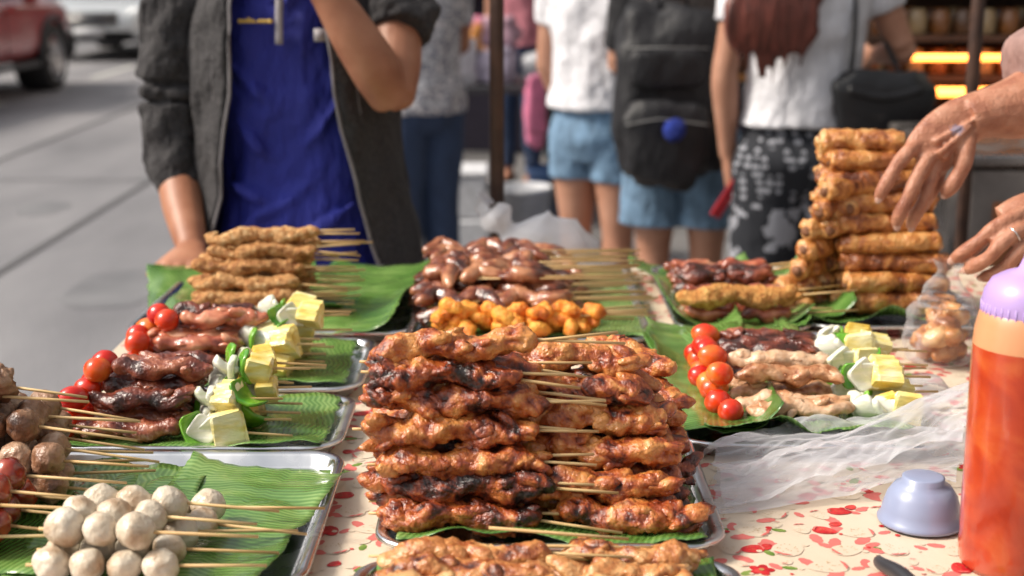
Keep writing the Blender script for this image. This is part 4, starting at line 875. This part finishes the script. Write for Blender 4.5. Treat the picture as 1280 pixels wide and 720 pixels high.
hm=MB(); loft(hm,[(VX,VY,1.38),(VX-.01,VY,1.48)],[.055,.05],seg=14); ball(hm,(VX-.01,VY,1.555),(.094,.076,.10)); ball(hm,(VX-.035,VY,1.49),(.06,.055,.06)); ball(hm,(VX-.108,VY,1.52),(.016,.011,.018))
for e in(-1,1): ball(hm,(VX,VY+e*.078,1.535),(.018,.009,.03))
o=obj(hm,'head',[M_skin3],ven); remesh(o,.006,3)
hh=MB(); ball(hh,(VX+.015,VY,1.578),(.095,.086,.096)); ball(hh,(VX+.08,VY,1.54),(.05,.05,.05)); o=obj(hh,'hair',[M_hair],ven); remesh(o,.008,2)
ff=MB()
for e in(-1,1): ball(ff,(VX-.09,VY+e*.031,1.548),(.010,.014,.008),mat=0); ball(ff,(VX-.099,VY+e*.031,1.548),(.003,.0055,.0055),mat=1)
loft(ff,[(VX-.092,VY-.024,1.487),(VX-.1,VY,1.489),(VX-.092,VY+.024,1.487)],[.002,.006,.002],seg=8,n=9,mat=2); obj(ff,'face',[M_eye,M_iris,M_lip],ven)
tr=MB(); loft(tr,[(VX,VY,.74),(VX,VY,.85),(VX,VY,.95)],[(.1,.12),(.125,.17),(.115,.16)],seg=20,n=10,ref=(1,0,0))
for e in(-1,1): loft(tr,[(VX,VY+e*.085,.84),(VX,VY+e*.09,.46),(VX,VY+e*.1,.05)],[.09,.07,.055],seg=16,n=16); loft(tr,[(VX+.06,VY+e*.1,.03),(VX,VY+e*.1,.04),(VX-.17,VY+e*.1,.02)],[.03,.042,.02],seg=12,n=10)
o=obj(tr,'trousers',[M_jean],ven); remesh(o,.009,3)

# ---------------------------------------------------------------- background stalls
M_foam=plain('styrofoam',(.6,.61,.64),.7,scale=40); M_dk=plain('dark_steel',(.03,.03,.035),.5); M_wood=mat('dark_wood',[(.3,(.05,.025,.015)),(.7,(.12,.06,.035))],scale=12,stretch=(.3,1,1),rough=.6)
M_pinkc=plain('pink_plastic',(.6,.17,.29),.4); M_bluec=plain('blue_plastic',(.06,.14,.34),.4); M_yel=plain('yellow_plastic',(.6,.4,.08),.4)
st1=empty('market_stall_table'); mb=MB(); box(mb,(-.45,7.4,.70),(.25,8.2,.74),0,b=.005)
for x in(-.44,.20):
    for y in(7.42,8.14): box(mb,(x,y,0),(x+.035,y+.035,.70),0)
box(mb,(-.42,7.43,.2),(.2,7.46,.23)); obj(mb,'frame',[M_dk],st1,smooth=False)
def pack(name,c,h,m,p=.45,amp=.3): mb=MB(); ball(mb,c,h,(0,0,R.uniform(-.4,.4)),24,18,0,.5,amp,12,R.random()*30,p); return obj(mb,name,[m])
pack('wrapped_packages',(-.30,7.6,.86),(.11,.1,.12),M_tee); pack('wrapped_packages',(-.08,7.65,.83),(.10,.1,.09),plain('grey_lilac_bag',(.45,.40,.50),.5)); pack('folded_cloth',(-.33,7.6,1.05),(.1,.09,.07),M_pinkc); pack('wrapped_packages',(.12,7.7,.82),(.07,.1,.08),M_foam); pack('folded_cloth',(-.06,7.7,1.0),(.1,.08,.08),plain('mauve_cloth',(.4,.25,.31),.8))
mb=MB(); box(mb,(-.30,6.5,.0),(-.11,6.8,.20),0,b=.01); box(mb,(-.29,6.51,.203),(-.12,6.79,.40),0,b=.01); box(mb,(-.30,6.5,.403),(-.11,6.8,.43),0,b=.01); obj(mb,'styrofoam_boxes',[M_foam],smooth=False)
def bucket(x,y,r,h,m):
    mb=MB(); lathe(mb,(x,y,0),[(0,.003),(r*.78,.003),(r*.8,.01),(r*.97,h-.03),(r*1.05,h-.028),(r*1.05,h),(r*.98,h),(r*.95,h-.01),(r*.76,.02),(0,.02)],28); obj(mb,'bucket',[m])
bucket(.06,6.9,.13,.30,M_foam); bucket(.20,7.7,.12,.28,M_bluec)
pack('pink_bag',(.12,7.3,.62),(.055,.04,.17),M_pinkc)
pack('rubbish_bag',(.42,8.3,.18),(.2,.18,.18),M_blk); pack('rubbish_bag',(-.7,8.6,.2),(.22,.2,.2),M_foam)
mb=MB()
for k in range(5): box(mb,(.55+.02*k,8.6,.06+k*.16),(1.15+.02*k,9.0,.20+k*.16),k%3,b=.01)
obj(mb,'stacked_crates',[M_bluec,M_pinkc,M_yel],smooth=False)
for (x,y,m) in((-.42,7.0,M_blk),(.36,6.6,M_bluec)):
    mb=MB(); lathe(mb,(x,y,0),[(0,.43),(.13,.43),(.145,.42),(.145,.395),(.14,.395)],24)
    for a in range(4):
        t=a*math.pi/2+.78; loft(mb,[(x+.11*math.cos(t),y+.11*math.sin(t),.41),(x+.17*math.cos(t),y+.17*math.sin(t),0)],[.016,.02],seg=8)
    obj(mb,'plastic_stool',[m])
ss=empty('food_cart_shelf'); mb=MB()
for x in(1.22,2.35):
    for y in(5.05,5.55): box(mb,(x,y,0),(x+.04,y+.04,2.2))
for z in(.80,.96,1.10,1.30,1.6): box(mb,(1.225,5.055,z),(2.385,5.585,z+.02))
box(mb,(1.225,5.06,.0),(2.385,5.5,.78)); box(mb,(1.225,5.59,.8),(2.385,5.61,2.2))
obj(mb,'frame',[M_wood],ss,smooth=False)
mb=MB()
for z in(1.12,1.32,.98):
    for k in range(13):
        for j in range(2): lathe(mb,(1.28+k*.082,5.15+j*.12,z+.001),[(0,0),(.032,0),(.034,.01),(.034,.065),(.026,.08),(.026,.09),(0,.09)],14,(k+j)%3)
obj(mb,'glass_jars',[plain('jar_amber',(.30,.11,.03),.15,coat=.5),plain('jar_brown',(.16,.07,.03),.15,coat=.5),plain('jar_cream',(.45,.30,.15),.2,coat=.5)],ss)
mb=MB(); loft(mb,[(1.40,5.045,1.045),(2.3,5.045,1.045)],[.010,.010],seg=10); loft(mb,[(1.40,5.045,.925),(1.95,5.045,.925)],[.015,.015],seg=10)
obj(mb,'lit_tubes',[mat('warm_tube',(1,.45,.1),emis=((1,.28,.045),9))],ss)
cart=empty('steel_stove_cart'); mb=MB(); box(mb,(1.02,3.15,.12),(1.95,3.75,.93),0,b=.01); box(mb,(1.0,3.12,.933),(1.97,3.78,.96),0,b=.006); box(mb,(1.08,3.145,.2),(1.45,3.149,.85),1); box(mb,(1.5,3.145,.2),(1.9,3.149,.85),1)
for x in(1.05,1.87):
    for y in(3.2,3.66): lathe(mb,(x,y,.06),[(0,-.02),(.06,-.02),(.06,.02),(0,.02)],16,1,axis='X')
loft(mb,[(1.1,3.13,.80),(1.1,3.10,.80),(1.42,3.10,.80),(1.42,3.13,.80)],[.008]*4,seg=8)
obj(mb,'body',[M_steel,mat('panel_painted_reflection',[(.3,(.12,.05,.03)),(.7,(.45,.18,.08))],scale=4,rough=.35,metal=.7)],cart,smooth=False)  # door panels are steel; their orange-brown reflection is painted into the colour
for (x0,x1,y0,cm,nm_) in((.9,3.6,7.6,M_bluec,'covered_stall'),(-.9,.85,10.2,M_pinkc,'covered_stall')):
    s_=empty(nm_); mb=MB()
    for x in(x0,x1-.04):
        for y in(y0,y0+1.6): box(mb,(x,y,0),(x+.04,y+.04,2.3))
    box(mb,(x0+.05,y0+.1,.7),(x1-.05,y0+1.5,.74)); box(mb,(x0+.05,y0+.12,.02),(x1-.05,y0+.14,.7),1)
    box(mb,(x0+.0,y0+1.65,0),(x1,y0+1.68,2.3),1)
    obj(mb,'frame',[M_dk,plain('tarp_dark',(.03,.024,.04),.8)],s_,smooth=False)
    mb=MB(); mb.add([(x0-.3,y0-.4,2.2),(x1+.3,y0-.4,2.2),(x1+.3,y0+.8,2.6),(x0-.3,y0+.8,2.6),(x0-.3,y0+2,2.2),(x1+.3,y0+2,2.2)],[(0,1,2,3),(3,2,5,4)]); obj(mb,'canopy',[cm],s_,smooth=False)
    mb=MB()
    for k in range(int((x1-x0)/.13)):
        for j in range(3):
            ball(mb,(x0+.12+k*.13,y0+.25+j*.3,.80+R.uniform(0,.08)),(.06,.08,.07+R.uniform(0,.07)),(0,0,R.random()),12,8,R.randrange(5),.5,.1,15,R.random()*20,.6)
    for k in range(int((x1-x0)/.2)): ball(mb,(x0+.12+k*.2,y0+1.6,1.3+R.uniform(-.2,.3)),(.07,.03,.2),(0,0,0),12,8,R.randrange(5),.5,.15,12,R.random()*20,.6)
    obj(mb,'goods',[M_pinkc,M_foam,plain('goods_brown',(.2,.1,.05),.6),plain('goods_violet',(.16,.12,.3),.6),plain('goods_orange',(.6,.25,.06),.6)],s_)
# ---------------------------------------------------------------- buildings
def shophouse(x0,x1,y0,y1,h,wallc,face,floors=3):
    b=empty('shophouse'); mb=MB(); gl=MB(); box(mb,(x0,y0,0),(x1,y1,h)); 
    box(mb,(x0-.15,y0-.15,h+.003),(x1+.15,y1+.15,h+.3))
    fh=h/floors
    if face in('x+','x-'):
        X=x1 if face=='x+' else x0; s=1 if face=='x+' else -1; nb=max(1,int((y1-y0)/1.6)); 
        for f in range(1,floors):
            a,b_=sorted((X+s*.003,X+s*.14)); box(mb,(a,y0,f*fh-.15),(b_,y1,f*fh))
            for k in range(nb):
                c=y0+(k+.5)*(y1-y0)/nb; a,b2=sorted((X+s*.004,X+s*.03)); box(gl,(a,c-.45,f*fh+.8),(b2,c+.45,f*fh+2.0))
                a,b2=sorted((X+s*.004,X+s*.09)); box(mb,(a,c-.55,f*fh+.68),(b2,c+.55,f*fh+.78)); box(mb,(a,c-.03,f*fh+.8),(b2,c+.03,f*fh+2.0))
        a,b2=sorted((X+s*.004,X+s*.05))
        for k in range(max(1,nb//2)):
            c0=y0+k*(y1-y0)/max(1,nb//2); box(gl,(a,c0+.25,.1),(b2,c0+(y1-y0)/max(1,nb//2)-.25,2.6))
        a,b2=sorted((X+s*.06,X+s*1.3)); box(gl,(a,y0+.1,2.8),(b2,y1-.1,2.88),1)
    else:
        nb=max(1,int((x1-x0)/1.6))
        for f in range(1,floors):
            box(mb,(x0,y0-.14,f*fh-.15),(x1,y0-.003,f*fh))
            for k in range(nb):
                c=x0+(k+.5)*(x1-x0)/nb; box(gl,(c-.45,y0-.03,f*fh+.8),(c+.45,y0-.004,f*fh+2.0)); box(mb,(c-.55,y0-.09,f*fh+.68),(c+.55,y0-.004,f*fh+.78)); box(mb,(c-.03,y0-.06,f*fh+.8),(c+.03,y0-.031,f*fh+2.0))
        for k in range(max(1,nb//2)):
            c0=x0+k*(x1-x0)/max(1,nb//2); box(gl,(c0+.25,y0-.05,.1),(c0+(x1-x0)/max(1,nb//2)-.25,y0-.004,2.6))
        box(gl,(x0+.1,y0-1.3,2.8),(x1-.1,y0-.06,2.88),1)
    obj(mb,'walls',[plain('render_wall',wallc,.85,scale=2)],b,smooth=False); obj(gl,'windows_and_awning',[plain('shop_glass',(.03,.035,.045),.15),plain('awning',(.08,.16,.12),.7)],b,smooth=False)
for k,(c) in enumerate(((.45,.4,.33),(.5,.46,.42),(.38,.42,.42),(.5,.42,.36),(.42,.4,.4),(.45,.38,.3))):
    shophouse(-26,-18,2+k*9,10.9+k*9,8+k%2,c,'x+')
shophouse(-1.4,4.4,12.6,20,9.5,(.35,.32,.3),'y-'); shophouse(4.5,12,11,20,10,(.4,.36,.33),'y-'); shophouse(6.5,14,-2,10.8,9,(.42,.4,.36),'x-')
shophouse(-1.4,8,20.2,40,9,(.4,.37,.35),'x-'); shophouse(-30,20,90,100,12,(.42,.42,.42),'y-',4)

# ---------------------------------------------------------------- cars
M_tyre=plain('tyre',(.02,.02,.022),.8); M_rim=plain('alloy',(.5,.5,.52),.3,metal=1); M_glass=plain('car_glass',(.02,.025,.03),.06,coat=.5); M_lamp=plain('headlamp',(.75,.78,.8),.08,coat=1); M_red=plain('tail_lamp',(.5,.01,.01),.15,coat=1)
def car(name,pos,yaw,paint,kind):
    root=empty(name,(pos[0],pos[1],0)); root.rotation_euler=(0,0,yaw)
    def hull(st,exp=.38,roofz=None):
        mb=MB();vs=[];fs=[];seg=28; C=cat([list(s) for s in st],46)
        for y,zb,zt,hw in C:
            for j in range(seg):
                t=2*math.pi*j/seg+math.pi/seg;c=math.cos(t);s=math.sin(t)
                vs.append((hw*math.copysign(abs(c)**exp,c)*(1-.05*(s>0)*s),y,(zb+zt)/2+(zt-zb)/2*math.copysign(abs(s)**exp,s)))
        n=len(C)
        for i in range(n-1):
            for j in range(seg): fs.append((i*seg+j,i*seg+(j+1)%seg,(i+1)*seg+(j+1)%seg,(i+1)*seg+j))
        fs.append(tuple(range(seg)));fs.append(tuple((n-1)*seg+j for j in range(seg))); mb.add(vs,fs)
        if roofz: 
            for q,f in enumerate(mb.f):
                if sum(vs[i][2] for i in f)/len(f)>roofz-.02: mb.m[q]=1
        return mb
    if kind=='pickup':
        st=[(-2.6,.5,.95,.80),(-2.55,.42,1.02,.88),(-1.0,.34,1.03,.90),(.3,.32,1.04,.91),(1.2,.32,1.05,.91),(2.1,.36,1.0,.88),(2.5,.42,.92,.80),(2.58,.5,.8,.7)]
        gh=[(-.9,1.0,1.06,.80),(-.75,1.0,1.62,.70),(.5,1.0,1.68,.70),(.9,1.0,1.60,.70),(1.5,.98,1.05,.78)]; wh=(-1.6,1.65);wr=.36;rz=1.6
    else:
        st=[(-2.2,.45,.85,.72),(-2.1,.3,.95,.82),(-1,.25,.95,.86),(.3,.24,.93,.87),(1.2,.24,.88,.86),(1.9,.26,.76,.80),(2.2,.32,.66,.66)]
        gh=[(-1.9,.85,.95,.70),(-1.1,.85,1.38,.62),(0,.85,1.46,.62),(.5,.85,1.4,.63),(1.25,.8,.90,.72)]; wh=(-1.35,1.35);wr=.31;rz=1.38
    obj(hull(st),'body',[paint],root); obj(hull(gh,.55,rz),'cabin',[M_glass,paint],root)
    mb=MB()
    for e in(-1,1):
        hw=.90 if kind=='pickup' else .85
        for y in wh:
            lathe(mb,(e*(hw-.20),y,wr),[(0,-.12),(wr*.62,-.12),(wr*.95,-.12),(wr,-.08),(wr,.2),(wr*.95,.23),(wr*.66,.232)],32,0,axis='X') if e>0 else lathe(mb,(e*(hw-.20),y,wr),[(0,.12),(wr*.62,.12),(wr*.95,.12),(wr,.08),(wr,-.2),(wr*.95,-.23),(wr*.66,-.232)],32,0,axis='X')
            lathe(mb,(e*(hw+.032-.0),y,wr),[(wr*.66,0),(wr*.62,-.03*e),(wr*.56,-.05*e),(0,-.05*e)],32,1,axis='X')
            for k in range(6):
                t=k*math.pi/3; loft(mb,[(e*(hw+.0),y,wr),(e*(hw+.01),y+math.cos(t)*wr*.6,wr+math.sin(t)*wr*.6)],[(.012,.035),(.012,.03)],seg=8,mat=1,ref=(1,0,0))
            a=[(e*(hw+.012),y+math.cos(t)*(wr+.07),wr+math.sin(t)*(wr+.07)) for t in [math.pi*k/12 for k in range(13)]]; loft(mb,a,[(.035,.03)]*13,seg=8,mat=2,ref=(1,0,0))
        F_=2.42 if kind=='pickup' else 2.0; zf=.78 if kind=='pickup' else .66
        ball(mb,(e*.62,F_,zf),(.17,.12,.085),nu=14,nv=10,mat=3); ball(mb,(e*.74,-2.5 if kind=='pickup' else -2.1,.82),(.09,.08,.13),mat=4)
        ball(mb,(e*(hw+.08),.85,1.0),(.09,.05,.07),mat=5); loft(mb,[(e*(hw+.006),-.7,.5),(e*(hw+.006),-.7,.98)],[.006,.006],seg=6,mat=2)
        loft(mb,[(e*(hw+.006),.35,.45),(e*(hw+.006),.35,.98)],[.006,.006],seg=6,mat=2); box(mb,(e*(hw+.01)-.01,.0,.86),(e*(hw+.01)+.01,.18,.89),1)
        box(mb,(e*(hw)-.02,-1.2,.30),(e*(hw)+.02,1.2,.36),2)
    F_=2.5 if kind=='pickup' else 2.16
    box(mb,(-.40,F_-.02,.50),(.40,F_+.05,.68),2); box(mb,(-.42,F_+.0,.585),(.42,F_+.065,.60),1); box(mb,(-.6,F_-.08,.30),(.6,F_+.04,.42),2); box(mb,(-.2,F_+.052,.36),(.2,F_+.08,.47),6)
    obj(mb,'wheels_and_trim',[M_tyre,M_rim,M_dk,M_lamp,M_red,paint,M_foam],root)
car('red_pickup_truck',(-5.88,13.85),-.03,mat('red_car_paint',[(.3,(.28,.012,.012)),(.7,(.36,.02,.018))],scale=3,rough=.3,coat=1),'pickup')
car('silver_car',(-5.80,22.0),math.pi,mat('silver_car_paint',[(.3,(.55,.58,.60)),(.7,(.62,.65,.67))],scale=3,rough=.25,coat=1,metal=.3),'sedan')
car('grey_car',(-7.2,33),math.pi,mat('grey_car_paint',[(.3,(.2,.2,.22)),(.7,(.25,.25,.27))],scale=3,rough=.3,coat=1,metal=.3),'sedan')
